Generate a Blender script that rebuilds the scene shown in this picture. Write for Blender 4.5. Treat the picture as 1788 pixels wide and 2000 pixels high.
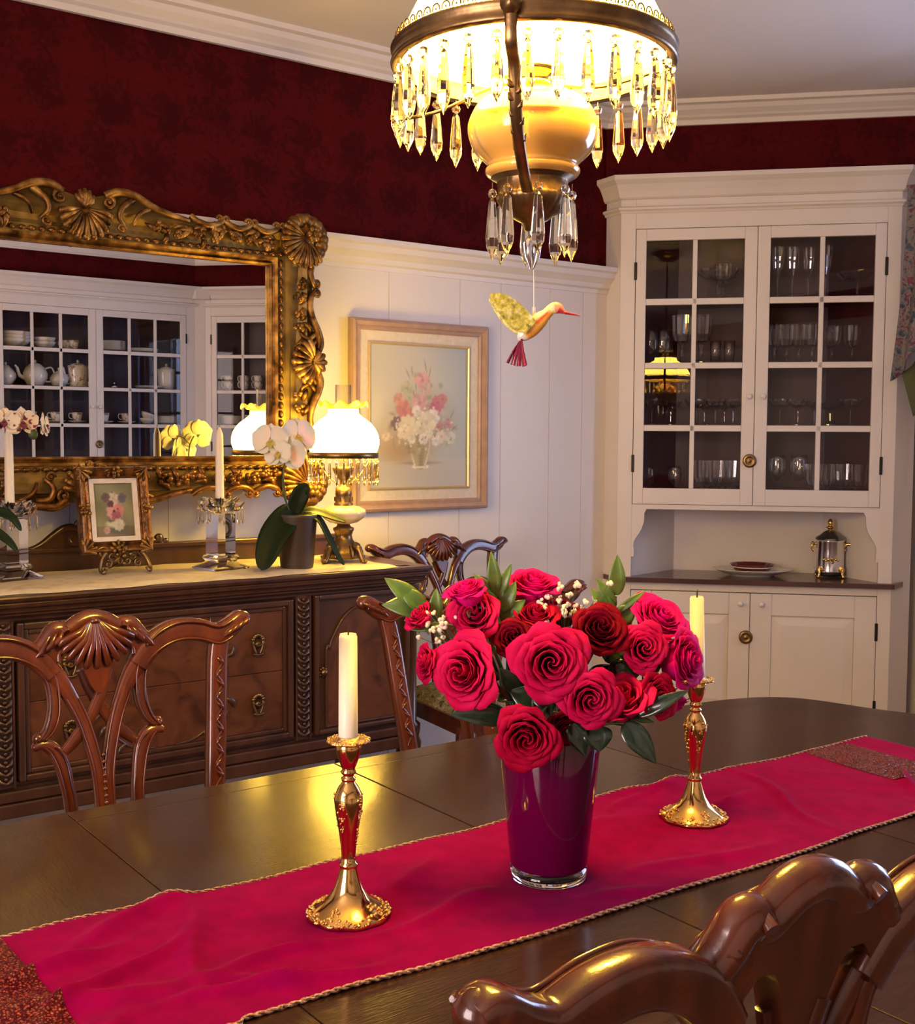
import bpy, bmesh, math, random
from mathutils import Vector, Matrix, Euler, Quaternion
PI = math.pi
sc = bpy.context.scene
COL = sc.collection
for o in list(bpy.data.objects): bpy.data.objects.remove(o)

# ------------------------------------------------------------------ camera
EYE = Vector((0, 0, 1.35))
F_PX, PITCH, ROLL, YAW = 2280.55, math.radians(3.68765), math.radians(.3245), math.radians(53.8389)
fw = Vector((math.cos(YAW)*math.cos(PITCH), math.sin(YAW)*math.cos(PITCH), -math.sin(PITCH)))
r0 = Vector((math.sin(YAW), -math.cos(YAW), 0)); u0 = r0.cross(fw)
rt = r0*math.cos(ROLL)+u0*math.sin(ROLL); up = u0*math.cos(ROLL)-r0*math.sin(ROLL)
cam_d = bpy.data.cameras.new('camera'); cam = bpy.data.objects.new('camera', cam_d); COL.objects.link(cam)
cam_d.sensor_fit = 'HORIZONTAL'; cam_d.sensor_width = 36; cam_d.lens = F_PX*36/1788
cam_d.clip_start = .02; cam_d.clip_end = 50
M = Matrix.Identity(4)
for i in range(3): M[i][0], M[i][1], M[i][2], M[i][3] = rt[i], up[i], -fw[i], EYE[i]
cam.matrix_world = M
sc.camera = cam

# ------------------------------------------------------------------ view, world, light
sc.view_settings.view_transform = 'Standard'; sc.view_settings.look = 'None'
sc.view_settings.exposure = 0.0; sc.view_settings.gamma = 1.0
try: sc.view_settings.use_curve_mapping = False
except Exception: pass
sc.cycles.use_denoising = True
sc.cycles.max_bounces = 14; sc.cycles.transmission_bounces = 10; sc.cycles.transparent_max_bounces = 24
sc.cycles.glossy_bounces = 6; sc.cycles.diffuse_bounces = 4
sc.cycles.caustics_refractive = False; sc.cycles.caustics_reflective = False
sc.cycles.sample_clamp_indirect = 6.0
w = bpy.data.worlds.new('sky'); sc.world = w; w.use_nodes = True
w.node_tree.nodes['Background'].inputs[0].default_value = (.92, .88, 1, 1)
w.node_tree.nodes['Background'].inputs[1].default_value = .8
def area(name, loc, rot, sx, sy, power, col):
    l = bpy.data.lights.new(name, 'AREA'); l.shape = 'RECTANGLE'; l.size = sx; l.size_y = sy; l.energy = power; l.color = col
    o = bpy.data.objects.new(name, l); COL.objects.link(o); o.location = loc; o.rotation_euler = rot
    return o
area('daylight_far_window', (4.75, 1.25, 1.55), (0, PI/2, 0), 1.7, 1.5, 66, (.56, .74, 1.27))       # outside window_1
area('warm_fill_side_window', (-2.15, .55, 1.6), (0, -PI/2, 0), 1.6, 1.7, 150, (.93, .71, .66))        # added warm fill outside window_2, brightens the cabinet fronts
def bulb(name, loc, power, col, rad):
    l = bpy.data.lights.new(name, 'POINT'); l.energy = power; l.color = col; l.shadow_soft_size = rad
    o = bpy.data.objects.new(name, l); COL.objects.link(o); o.location = loc
    return o
CH = Vector((1.0, 1.205, 0))          # axis of the hanging lamp
LP = Vector((1.92, 3.25, .945))       # foot of the table lamp
WARM = (1.0, .59, .06)
bulb('hanging_lamp_bulb', (CH.x, CH.y, 1.905), 110, WARM, .03)
bulb('table_lamp_bulb', (LP.x, LP.y, 1.325), 16, WARM, .025)

# ------------------------------------------------------------------ object helpers
def link(o, parent=None):
    COL.objects.link(o)
    if parent is not None: o.parent = parent
    return o
def thing(name, label, cat, loc=(0,0,0), rot=(0,0,0), group=None):
    o = bpy.data.objects.new(name, None); o.empty_display_size = .05
    link(o); o.location = loc; o.rotation_euler = rot
    o['label'] = label; o['category'] = cat
    if group: o['group'] = group
    return o
def tag(o, label, cat, group=None):
    o['label'] = label; o['category'] = cat
    if group: o['group'] = group
    return o
def dup(root, loc, rot, label, group=None, scale=None):
    r = root.copy(); link(r); r.location = loc; r.rotation_euler = rot; r['label'] = label
    if scale: r.scale = scale
    if group: r['group'] = group
    for ch in root.children:
        c = ch.copy(); link(c, r)
        for g in ch.children:
            d = g.copy(); link(d, c)
    return r
class MB:
    def __init__(s): s.v = []; s.f = []; s.sm = []; s.col = None
    def add(s, vs, fs, smooth=False):
        n = len(s.v); s.v += [tuple(p) for p in vs]; s.f += [tuple(i+n for i in f) for f in fs]; s.sm += [smooth]*len(fs)
    def box(s, x0, x1, y0, y1, z0, z1):
        s.add([(x0,y0,z0),(x1,y0,z0),(x1,y1,z0),(x0,y1,z0),(x0,y0,z1),(x1,y0,z1),(x1,y1,z1),(x0,y1,z1)],
              [(0,3,2,1),(4,5,6,7),(0,1,5,4),(1,2,6,5),(2,3,7,6),(3,0,4,7)])
        return s
    def loft(s, rings, closed=True, cap0=True, cap1=True, smooth=True):
        n = len(rings[0]); vs = [p for r in rings for p in r]; fs = []
        for i in range(len(rings)-1):
            for j in range(n if closed else n-1):
                k = (j+1) % n
                fs.append((i*n+j, i*n+k, (i+1)*n+k, (i+1)*n+j))
        s.add(vs, fs, smooth)
        if closed:
            if cap0: s.add(rings[0], [tuple(range(n-1,-1,-1))])
            if cap1: s.add(rings[-1], [tuple(range(n))])
        return s
    def lathe(s, prof, seg=24, c=(0,0,0), flute=None, smooth=True, caps=True):
        rings = []
        for r, z in prof:
            ring = []
            for k in range(seg):
                a = 2*PI*k/seg; rr = max(r, 1e-5)
                if flute: rr *= flute(a, z)
                ring.append((c[0]+rr*math.cos(a), c[1]+rr*math.sin(a), c[2]+z))
            rings.append(ring)
        return s.loft(rings, True, caps, caps, smooth)
    def tube(s, pts, rad, seg=8, caps=True, flat=1.0, upv=None):
        pts = [Vector(p) for p in pts]; n = len(pts)
        rs = rad if isinstance(rad, (list, tuple)) else [rad]*n
        rings = []; prev = None
        for i, p in enumerate(pts):
            d = (pts[min(i+1,n-1)]-pts[max(i-1,0)])
            if d.length < 1e-9: d = Vector((0,0,1))
            d.normalize()
            if upv is not None: a = Vector(upv)
            elif prev is None: a = Vector((0,0,1)) if abs(d.z) < .9 else Vector((1,0,0))
            else: a = prev
            a = (a-d*a.dot(d))
            if a.length < 1e-6: a = d.orthogonal()
            a.normalize(); b = d.cross(a); prev = a
            rings.append([p+a*(rs[i]*math.cos(2*PI*k/seg))*flat+b*(rs[i]*math.sin(2*PI*k/seg)) for k in range(seg)])
        return s.loft(rings, True, caps, caps)
    def sphere(s, c, r, seg=10, rings=6, sx=1, sy=1, sz=1):
        R = []
        for i in range(rings+1):
            t = -PI/2+PI*i/rings; cr = max(math.cos(t), 1e-4)*r
            R.append([(c[0]+sx*cr*math.cos(2*PI*k/seg), c[1]+sy*cr*math.sin(2*PI*k/seg), c[2]+sz*r*math.sin(t)) for k in range(seg)])
        return s.loft(R, True, False, False)
    def grid(s, fn, nu, nv, smooth=True):
        vs = [fn(i/nu, j/nv) for j in range(nv+1) for i in range(nu+1)]
        fs = [(j*(nu+1)+i, j*(nu+1)+i+1, (j+1)*(nu+1)+i+1, (j+1)*(nu+1)+i) for j in range(nv) for i in range(nu)]
        s.add(vs, fs, smooth); return s
    def prism(s, poly, z0, z1, ax='z', smooth=False):
        n = len(poly)
        def P(p, t):
            return (p[0], p[1], t) if ax == 'z' else ((p[0], t, p[1]) if ax == 'y' else (t, p[0], p[1]))
        vs = [P(p, z0) for p in poly]+[P(p, z1) for p in poly]
        s.add(vs, [tuple(range(n-1,-1,-1)), tuple(range(n,2*n))])
        s.add(vs, [(i, (i+1)%n, n+(i+1)%n, n+i) for i in range(n)], smooth)
        return s
    def sweep(s, path, prof, closed=False, smooth=False):
        """profile (out, z) swept along a plan path with mitred corners; out = to the left of travel"""
        n = len(path); P = [Vector((p[0], p[1])) for p in path]; rings = []
        for i in range(n):
            if closed: a, b = P[i]-P[i-1], P[(i+1)%n]-P[i]
            else: a = P[i]-P[max(i-1,0)] if i else P[1]-P[0]; b = P[min(i+1,n-1)]-P[i] if i < n-1 else P[i]-P[i-1]
            a.normalize(); b.normalize()
            na, nb = Vector((-a.y, a.x)), Vector((-b.y, b.x))
            m = (na+nb); m = m/max(m.length_squared, .2)*2
            rings.append([(P[i].x+m.x*o, P[i].y+m.y*o, z) for o, z in prof])
        if closed: rings.append(rings[0])
        return s.loft(rings, True, not closed, not closed, smooth)
    def strap(s, pts, yf, depth, seg=10):
        """flat carved strap: pts (x, z, halfwidth) in a plane, yf(z) gives its depth position"""
        n = len(pts); rings = []
        for i, (x, z, h) in enumerate(pts):
            a = pts[max(i-1,0)]; b = pts[min(i+1,n-1)]
            d = Vector((b[0]-a[0], b[1]-a[1])); d.normalize(); nx, nz = -d.y, d.x
            ring = []
            for k in range(seg):
                t = 2*PI*(k+.5)/seg
                c, q = math.cos(t), math.sin(t)
                c = math.copysign(abs(c)**.45, c); q = math.copysign(abs(q)**.55, q)
                xx, zz = x+nx*h*c, z+nz*h*c
                ring.append((xx, yf(zz)+depth/2*q, zz))
            rings.append(ring)
        return s.loft(rings)
    def build(s, name, m, parent=None, bevel=0, bseg=2, subsurf=0, solid=0):
        me = bpy.data.meshes.new(name); me.from_pydata(s.v, [], s.f); me.update()
        me.polygons.foreach_set('use_smooth', s.sm)
        if s.col:
            ca = me.color_attributes.new('paint', 'FLOAT_COLOR', 'POINT')
            for i, c in enumerate(s.col): ca.data[i].color = (c[0], c[1], c[2], 1)
        bm = bmesh.new(); bm.from_mesh(me); bmesh.ops.recalc_face_normals(bm, faces=bm.faces); bm.to_mesh(me); bm.free()
        me.materials.append(m)
        o = bpy.data.objects.new(name, me); link(o, parent)
        if solid:
            q = o.modifiers.new('thick', 'SOLIDIFY'); q.thickness = solid; q.offset = 0
        if bevel:
            q = o.modifiers.new('edge', 'BEVEL'); q.width = bevel; q.segments = bseg; q.limit_method = 'ANGLE'; q.angle_limit = math.radians(40)
        if subsurf:
            q = o.modifiers.new('soft', 'SUBSURF'); q.levels = subsurf; q.render_levels = subsurf
        return o
def struct(o): o['kind'] = 'structure'; return o
def spline(pts, n=6):
    """Catmull-Rom through tuples of any length"""
    out = []; N = len(pts)
    for i in range(N-1):
        p0, p1, p2, p3 = pts[max(i-1,0)], pts[i], pts[i+1], pts[min(i+2,N-1)]
        for k in range(n):
            t = k/n
            out.append(tuple(.5*(2*b+(c-a)*t+(2*a-5*b+4*c-d)*t*t+(3*b-a-3*c+d)*t**3) for a, b, c, d in zip(p0, p1, p2, p3)))
    out.append(tuple(pts[-1])); return out
def spiral(c, r, turns, a0, n=20, sgn=1, r1=.15):
    return [(c[0]+r*(1-(1-r1)*i/n)*math.cos(a0+sgn*2*PI*turns*i/n), c[1]+r*(1-(1-r1)*i/n)*math.sin(a0+sgn*2*PI*turns*i/n)) for i in range(n+1)]

# ------------------------------------------------------------------ materials
def mat(name):
    m = bpy.data.materials.new(name); m.use_nodes = True; nt = m.node_tree
    return m, nt, nt.nodes['Principled BSDF']
def setp(b, base=None, rough=None, metal=None, spec=None, trans=None, ior=None, coat=None, emit=None, estr=None, sheen=None, sss=None, crough=None):
    if base is not None: b.inputs['Base Color'].default_value = (*base, 1)
    if rough is not None: b.inputs['Roughness'].default_value = rough
    if metal is not None: b.inputs['Metallic'].default_value = metal
    if spec is not None: b.inputs['Specular IOR Level'].default_value = spec
    if trans is not None: b.inputs['Transmission Weight'].default_value = trans
    if ior is not None: b.inputs['IOR'].default_value = ior
    if coat is not None: b.inputs['Coat Weight'].default_value = coat
    if crough is not None: b.inputs['Coat Roughness'].default_value = crough
    if emit is not None: b.inputs['Emission Color'].default_value = (*emit, 1)
    if estr is not None: b.inputs['Emission Strength'].default_value = estr
    if sheen is not None: b.inputs['Sheen Weight'].default_value = sheen
    if sss is not None: b.inputs['Subsurface Weight'].default_value = sss; b.inputs['Subsurface Scale'].default_value = .01
def plain(name, base, rough=.5, metal=0, **k):
    m, nt, b = mat(name); setp(b, base, rough, metal, **k); return m
def noisy(name, stops, scale=8, detail=6, rough=.5, metal=0, stretch=(1,1,1), bump=0, bscale=None, dist=0.0, kind='noise', rrange=None, coords='Object', **k):
    m, nt, b = mat(name); setp(b, None, rough, metal, **k); N = nt.nodes; L = nt.links
    tc = N.new('ShaderNodeTexCoord'); mp = N.new('ShaderNodeMapping'); mp.inputs['Scale'].default_value = stretch
    L.new(tc.outputs[coords], mp.inputs[0])
    if kind == 'voronoi':
        t = N.new('ShaderNodeTexVoronoi'); t.inputs['Scale'].default_value = scale; out = t.outputs['Distance']
    elif kind == 'wave':
        t = N.new('ShaderNodeTexWave'); t.inputs['Scale'].default_value = scale; t.inputs['Distortion'].default_value = dist; t.inputs['Detail'].default_value = 3; t.inputs['Detail Scale'].default_value = 1.5; out = t.outputs['Fac']
    else:
        t = N.new('ShaderNodeTexNoise'); t.inputs['Scale'].default_value = scale; t.inputs['Detail'].default_value = detail; t.inputs['Distortion'].default_value = dist; out = t.outputs['Fac']
    L.new(mp.outputs[0], t.inputs['Vector'])
    rp = N.new('ShaderNodeValToRGB'); e = rp.color_ramp.elements
    while len(e) < len(stops): e.new(.5)
    for q, (p, c) in zip(e, stops): q.position = p; q.color = (*c, 1)
    L.new(out, rp.inputs[0]); L.new(rp.outputs[0], b.inputs['Base Color'])
    if rrange:
        mr = N.new('ShaderNodeMapRange'); mr.inputs['To Min'].default_value, mr.inputs['To Max'].default_value = rrange
        L.new(out, mr.inputs[0]); L.new(mr.outputs[0], b.inputs['Roughness'])
    if bump:
        bt = t
        if bscale:
            bt = N.new('ShaderNodeTexNoise'); bt.inputs['Scale'].default_value = bscale; bt.inputs['Detail'].default_value = 4
            L.new(mp.outputs[0], bt.inputs['Vector'])
        bp = N.new('ShaderNodeBump'); bp.inputs['Strength'].default_value = bump; bp.inputs['Distance'].default_value = .004
        L.new(bt.outputs[0] if bscale else out, bp.inputs['Height']); L.new(bp.outputs[0], b.inputs['Normal'])
    return m
def painted(name, rough=.6, **k):
    m, nt, b = mat(name); setp(b, None, rough, **k)
    a = nt.nodes.new('ShaderNodeAttribute'); a.attribute_name = 'paint'; nt.links.new(a.outputs['Color'], b.inputs['Base Color']); return m
def pane_mat(name, strength=1.8, tint=(1,1,1)):
    m = bpy.data.materials.new(name); m.use_nodes = True; nt = m.node_tree; N = nt.nodes; L = nt.links
    N.remove(N['Principled BSDF']); out = N['Material Output']
    tr = N.new('ShaderNodeBsdfTransparent'); tr.inputs[0].default_value = (*tint, 1)
    gl = N.new('ShaderNodeBsdfGlossy'); gl.inputs['Roughness'].default_value = 0.0
    fr = N.new('ShaderNodeFresnel'); fr.inputs[0].default_value = 1.5
    ge = N.new('ShaderNodeNewGeometry'); s1 = N.new('ShaderNodeMath'); s1.operation = 'SUBTRACT'; s1.inputs[0].default_value = strength
    mu0 = N.new('ShaderNodeMath'); mu0.operation = 'MULTIPLY'; mu0.inputs[1].default_value = strength
    L.new(ge.outputs['Backfacing'], mu0.inputs[0]); L.new(mu0.outputs[0], s1.inputs[1])
    mu = N.new('ShaderNodeMath'); mu.operation = 'MULTIPLY'; mu.use_clamp = True
    L.new(fr.outputs[0], mu.inputs[0]); L.new(s1.outputs[0], mu.inputs[1])
    mx = N.new('ShaderNodeMixShader'); L.new(mu.outputs[0], mx.inputs[0]); L.new(tr.outputs[0], mx.inputs[1]); L.new(gl.outputs[0], mx.inputs[2])
    L.new(mx.outputs[0], out.inputs['Surface']); return m
def glow(name, col, strength, spots=None, scale=18, thr=(.55,.62)):
    """lit milk glass of a lamp shade, with painted spots"""
    m, nt, b = mat(name); setp(b, (.9,.85,.75), .3); N = nt.nodes; L = nt.links
    b.inputs['Emission Strength'].default_value = strength
    if spots:
        t = N.new('ShaderNodeTexNoise'); t.inputs['Scale'].default_value = scale; t.inputs['Detail'].default_value = 2
        tc = N.new('ShaderNodeTexCoord'); L.new(tc.outputs['Object'], t.inputs['Vector'])
        rp = N.new('ShaderNodeValToRGB'); rp.color_ramp.elements[0].position = thr[0]; rp.color_ramp.elements[1].position = thr[1]
        rp.color_ramp.elements[0].color = (*col, 1); rp.color_ramp.elements[1].color = (*spots, 1)
        L.new(t.outputs['Fac'], rp.inputs[0]); L.new(rp.outputs[0], b.inputs['Emission Color'])
    else: b.inputs['Emission Color'].default_value = (*col, 1)
    return m
m_white = noisy('cream_paint', [(.3,(.70,.64,.60)),(.7,(.75,.69,.645))], 3, 3, .42, bump=.05, bscale=60)
m_ceil = noisy('ceiling_paint', [(.3,(.76,.70,.665)),(.7,(.79,.73,.695))], 2, 3, .8, bump=.1, bscale=120)
m_floor = noisy('floor_boards', [(.2,(.07,.03,.015)),(.8,(.16,.075,.035))], 3, 6, .35, stretch=(1,12,1), coat=.3)
m_red_int = noisy('burgundy_paint', [(.3,(.036,.005,.008)),(.7,(.050,.007,.011))], 4, 3, .5)
def wallpaper():
    m, nt, b = mat('burgundy_damask'); setp(b, None, .7, spec=.04); N = nt.nodes; L = nt.links
    tc = N.new('ShaderNodeTexCoord'); mp = N.new('ShaderNodeMapping'); L.new(tc.outputs['Object'], mp.inputs[0])
    v = N.new('ShaderNodeTexVoronoi'); v.inputs['Scale'].default_value = 5.5; v.inputs['Randomness'].default_value = .35
    n = N.new('ShaderNodeTexNoise'); n.inputs['Scale'].default_value = 26; n.inputs['Detail'].default_value = 5; n.inputs['Distortion'].default_value = 1.6
    L.new(mp.outputs[0], v.inputs['Vector']); L.new(mp.outputs[0], n.inputs['Vector'])
    a = N.new('ShaderNodeMath'); a.operation = 'MULTIPLY_ADD'; a.inputs[1].default_value = .55
    L.new(v.outputs['Distance'], a.inputs[0]); L.new(n.outputs['Fac'], a.inputs[2])
    rp = N.new('ShaderNodeValToRGB'); e = rp.color_ramp.elements
    e[0].position = .62; e[0].color = (.044,.003,.0036,1); e[1].position = .80; e[1].color = (.074,.0042,.0054,1)
    L.new(a.outputs[0], rp.inputs[0]); L.new(rp.outputs[0], b.inputs['Base Color']); return m
m_paper = wallpaper()
m_mahog = noisy('mahogany', [(.25,(.038,.008,.0035)),(.6,(.090,.019,.007)),(.85,(.125,.031,.012))], 5, 6, .22, stretch=(6,6,1), coat=.45, crough=.08, bump=.06, bscale=40)
m_walnut = noisy('walnut', [(.25,(.032,.013,.008)),(.7,(.072,.027,.015))], 4, 6, .3, stretch=(5,5,1), coat=.3, crough=.15)
m_burl = noisy('burl_veneer', [(.3,(.045,.013,.006)),(.5,(.095,.030,.012)),(.75,(.125,.044,.019))], 9, 8, .3, dist=1.8, coat=.35, crough=.12)
m_table = noisy('table_oak', [(.2,(.018,.007,.004)),(.55,(.036,.0145,.0075)),(.85,(.054,.022,.011))], 6, 8, .24, stretch=(3,30,3), coat=.22, crough=.12, spec=.25, bump=.12, bscale=14)
m_tableend = noisy('table_oak_end', [(.2,(.018,.007,.004)),(.55,(.036,.0145,.0075)),(.85,(.054,.022,.011))], 6, 8, .28, stretch=(24,4,3), coat=.18, crough=.14, spec=.22, bump=.12, bscale=14)
m_inlay = plain('ebony_line', (.012,.006,.004), .4)
m_ctop = noisy('brown_counter', [(.3,(.055,.02,.016)),(.7,(.085,.032,.026))], 5, 5, .28, stretch=(1,9,1), coat=.3)
m_gilt = noisy('antique_gilt', [(.3,(.035,.013,.004)),(.5,(.24,.115,.028)),(.72,(.55,.33,.10))], 26, 6, .38, metal=.85, bump=.45, bscale=70, rrange=(.28,.6))
m_giltp = noisy('gilt_panel', [(.25,(.10,.058,.018)),(.55,(.28,.18,.055)),(.8,(.17,.12,.05))], 14, 7, .5, metal=.7, bump=.15, bscale=45)
m_giltd = noisy('dark_gilt', [(.3,(.07,.028,.010)),(.6,(.27,.12,.035)),(.8,(.46,.25,.08))], 40, 5, .36, metal=.8, bump=.5, bscale=110)
m_gold = plain('polished_gold', (.80,.50,.17), .13, 1)
m_goldt = noisy('chased_gold', [(.3,(.55,.30,.08)),(.7,(.95,.65,.25))], 160, 4, .25, metal=1, bump=.8, bscale=240)
m_brass = noisy('aged_brass', [(.3,(.14,.085,.035)),(.7,(.30,.19,.085))], 30, 5, .34, metal=.95, bump=.12, bscale=90)
m_dsilver = plain('dark_silver', (.24,.24,.25), .22, 1)
m_silver = plain('polished_silver', (.78,.78,.80), .14, 1)
m_iron = plain('dark_iron', (.02,.018,.017), .45, .6)
m_glass = plain('clear_crystal', (1,1,1), .02, trans=1, ior=1.5)
m_soft = plain('clear_block_crystal', (1,1,1), .02, trans=1, ior=1.17)
m_prism = plain('cut_crystal', (1,.93,.74), .03, trans=1, ior=1.52)  # clear crystal; the amber tint stands in for lamp glow
m_pane = pane_mat('window_glass', .75); m_thin = pane_mat('thin_crystal', 3.0)
m_mirror = plain('mirror_silver', (.90,.90,.89), 0.0, 1)
m_china = plain('white_china', (.72,.68,.61), .15, coat=.5)
m_wax = plain('ivory_wax', (.86,.76,.60), .45, sss=.35)
m_wick = plain('charred_wick', (.02,.017,.015), .9)
m_porc = plain('white_porcelain', (.8,.76,.72), .15, coat=.5)
# ------------------------------------------------------------------ room shell
XF, XB, YL, YR, ZC = 4.45, -1.9, 3.66, -1.6, 2.72
c0, s0 = math.cos(math.radians(46.86)), math.sin(math.radians(46.86))
struct(MB().box(XB-.1, XF+.1, YR-.1, YL+.1, -.1, 0).build('floor', m_floor))
struct(MB().box(XB-.1, XF+.1, YR-.1, YL+.1, ZC, ZC+.1).build('ceiling', m_ceil))
struct(MB().box(XB-.1, XF+.1, YL, YL+.1, 0, ZC).build('wall_left', m_paper))
struct(MB().box(XB-.1, XF+.1, YR-.1, YR, 0, ZC).build('wall_right', m_white))
def wall_x(name, x0, x1, wy0, wy1, wz0, wz1):
    b = MB(); b.box(x0, x1, YR, wy0, 0, ZC); b.box(x0, x1, wy1, YL, 0, ZC); b.box(x0, x1, wy0, wy1, 0, wz0); b.box(x0, x1, wy0, wy1, wz1, ZC)
    struct(b.build(name, m_white))
wall_x('wall_far', XF, XF+.12, .45, 2.1, .75, 2.3)
wall_x('wall_back', XB-.12, XB, -.25, 1.35, .75, 2.4)
def window(name, x, sgn, y0, y1, z0, z1, nc, nr):
    b = MB(); t = .06
    b.box(x-.03, x+.03, y0, y0+t, z0, z1); b.box(x-.03, x+.03, y1-t, y1, z0, z1); b.box(x-.03, x+.03, y0, y1, z0, z0+t); b.box(x-.03, x+.03, y0, y1, z1-t, z1)
    for i in range(1, nc): yy = y0+(y1-y0)*i/nc; b.box(x-.015, x+.015, yy-.012, yy+.012, z0, z1)
    for i in range(1, nr): zz = z0+(z1-z0)*i/nr; b.box(x-.015, x+.015, y0, y1, zz-.012, zz+.012)
    o = struct(b.build(name, m_white))
    struct(MB().box(x-.002, x+.002, y0+.02, y1-.02, z0+.02, z1-.02).build('window_pane', m_pane, o))
window('window_1', XF+.06, 1, .45, 2.1, .75, 2.3, 3, 4)
window('window_2', XB-.06, -1, -.25, 1.35, .75, 2.4, 3, 4)
# painted board panelling with narrow grooves, and the plate rail over it
ed = [-1.9,-1.6,-1.3,-1.0,-.7,-.4,-.1,.2,.5,.82,1.167,1.49,1.69,2.032,2.35,2.675,2.876,3.129,3.309,3.462]
b = MB()
for a, c in zip(ed, ed[1:]): b.box(a+.0008, c-.0008, 3.65, 3.6605, 0, 2.0)
b.box(XB, 3.462, 3.6532, 3.6605, 0, 2.0)
struct(b.build('trim_1', m_white, bevel=.0015))
struct(MB().sweep([(3.44,3.655),(XB,3.655)], [(0,2.054),(.085,2.054),(.085,2.036),(.07,2.03),(.062,2.012),(.05,2.004),(.032,1.99),(.026,1.974),(.012,1.968),(.010,1.952),(0,1.95)]).build('trim_2', m_white))
struct(MB().box(XB, 3.428, 3.635, 3.655, 0, .14).build('baseboard_left', m_white, bevel=.004))
UP = [(XB,-1.2),(3.6,-1.2),(XF,-.293),(XF,2.560),(3.428,3.65),(XB,3.65)]
struct(MB().sweep(UP, [(-.002,2.634),(.014,2.634),(.02,2.652),(.034,2.66),(.04,2.668),(.06,2.684),(.07,2.70),(.09,2.704),(.094,2.7205),(-.002,2.7205)], True).build('trim_3', m_white))
struct(MB().sweep([(XB,-1.2),(3.6,-1.2),(XF,-.293)], [(-.002,2.583),(.012,2.583),(.016,2.592),(.012,2.60),(.012,2.64),(-.002,2.64)]).build('trim_5', m_white))
def slab(name, p, q, th, z0, z1, m):
    P, Q = Vector(p), Vector(q); d = (Q-P).normalized(); n = Vector((d.y, -d.x))*th
    struct(MB().prism([P, Q, Q+n, P+n], z0, z1).build(name, m))
slab('wall_corner_left', (XF, 2.560), (3.428, 3.65), .08, 2.36, ZC, m_paper)
slab('wall_corner_right', (3.6, -1.2), (XF, -.293), .08, 2.36, ZC, m_paper)
slab('wall_right_upper', (XB, -1.2), (3.6, -1.2), .08, 2.36, ZC, m_paper)

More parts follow.
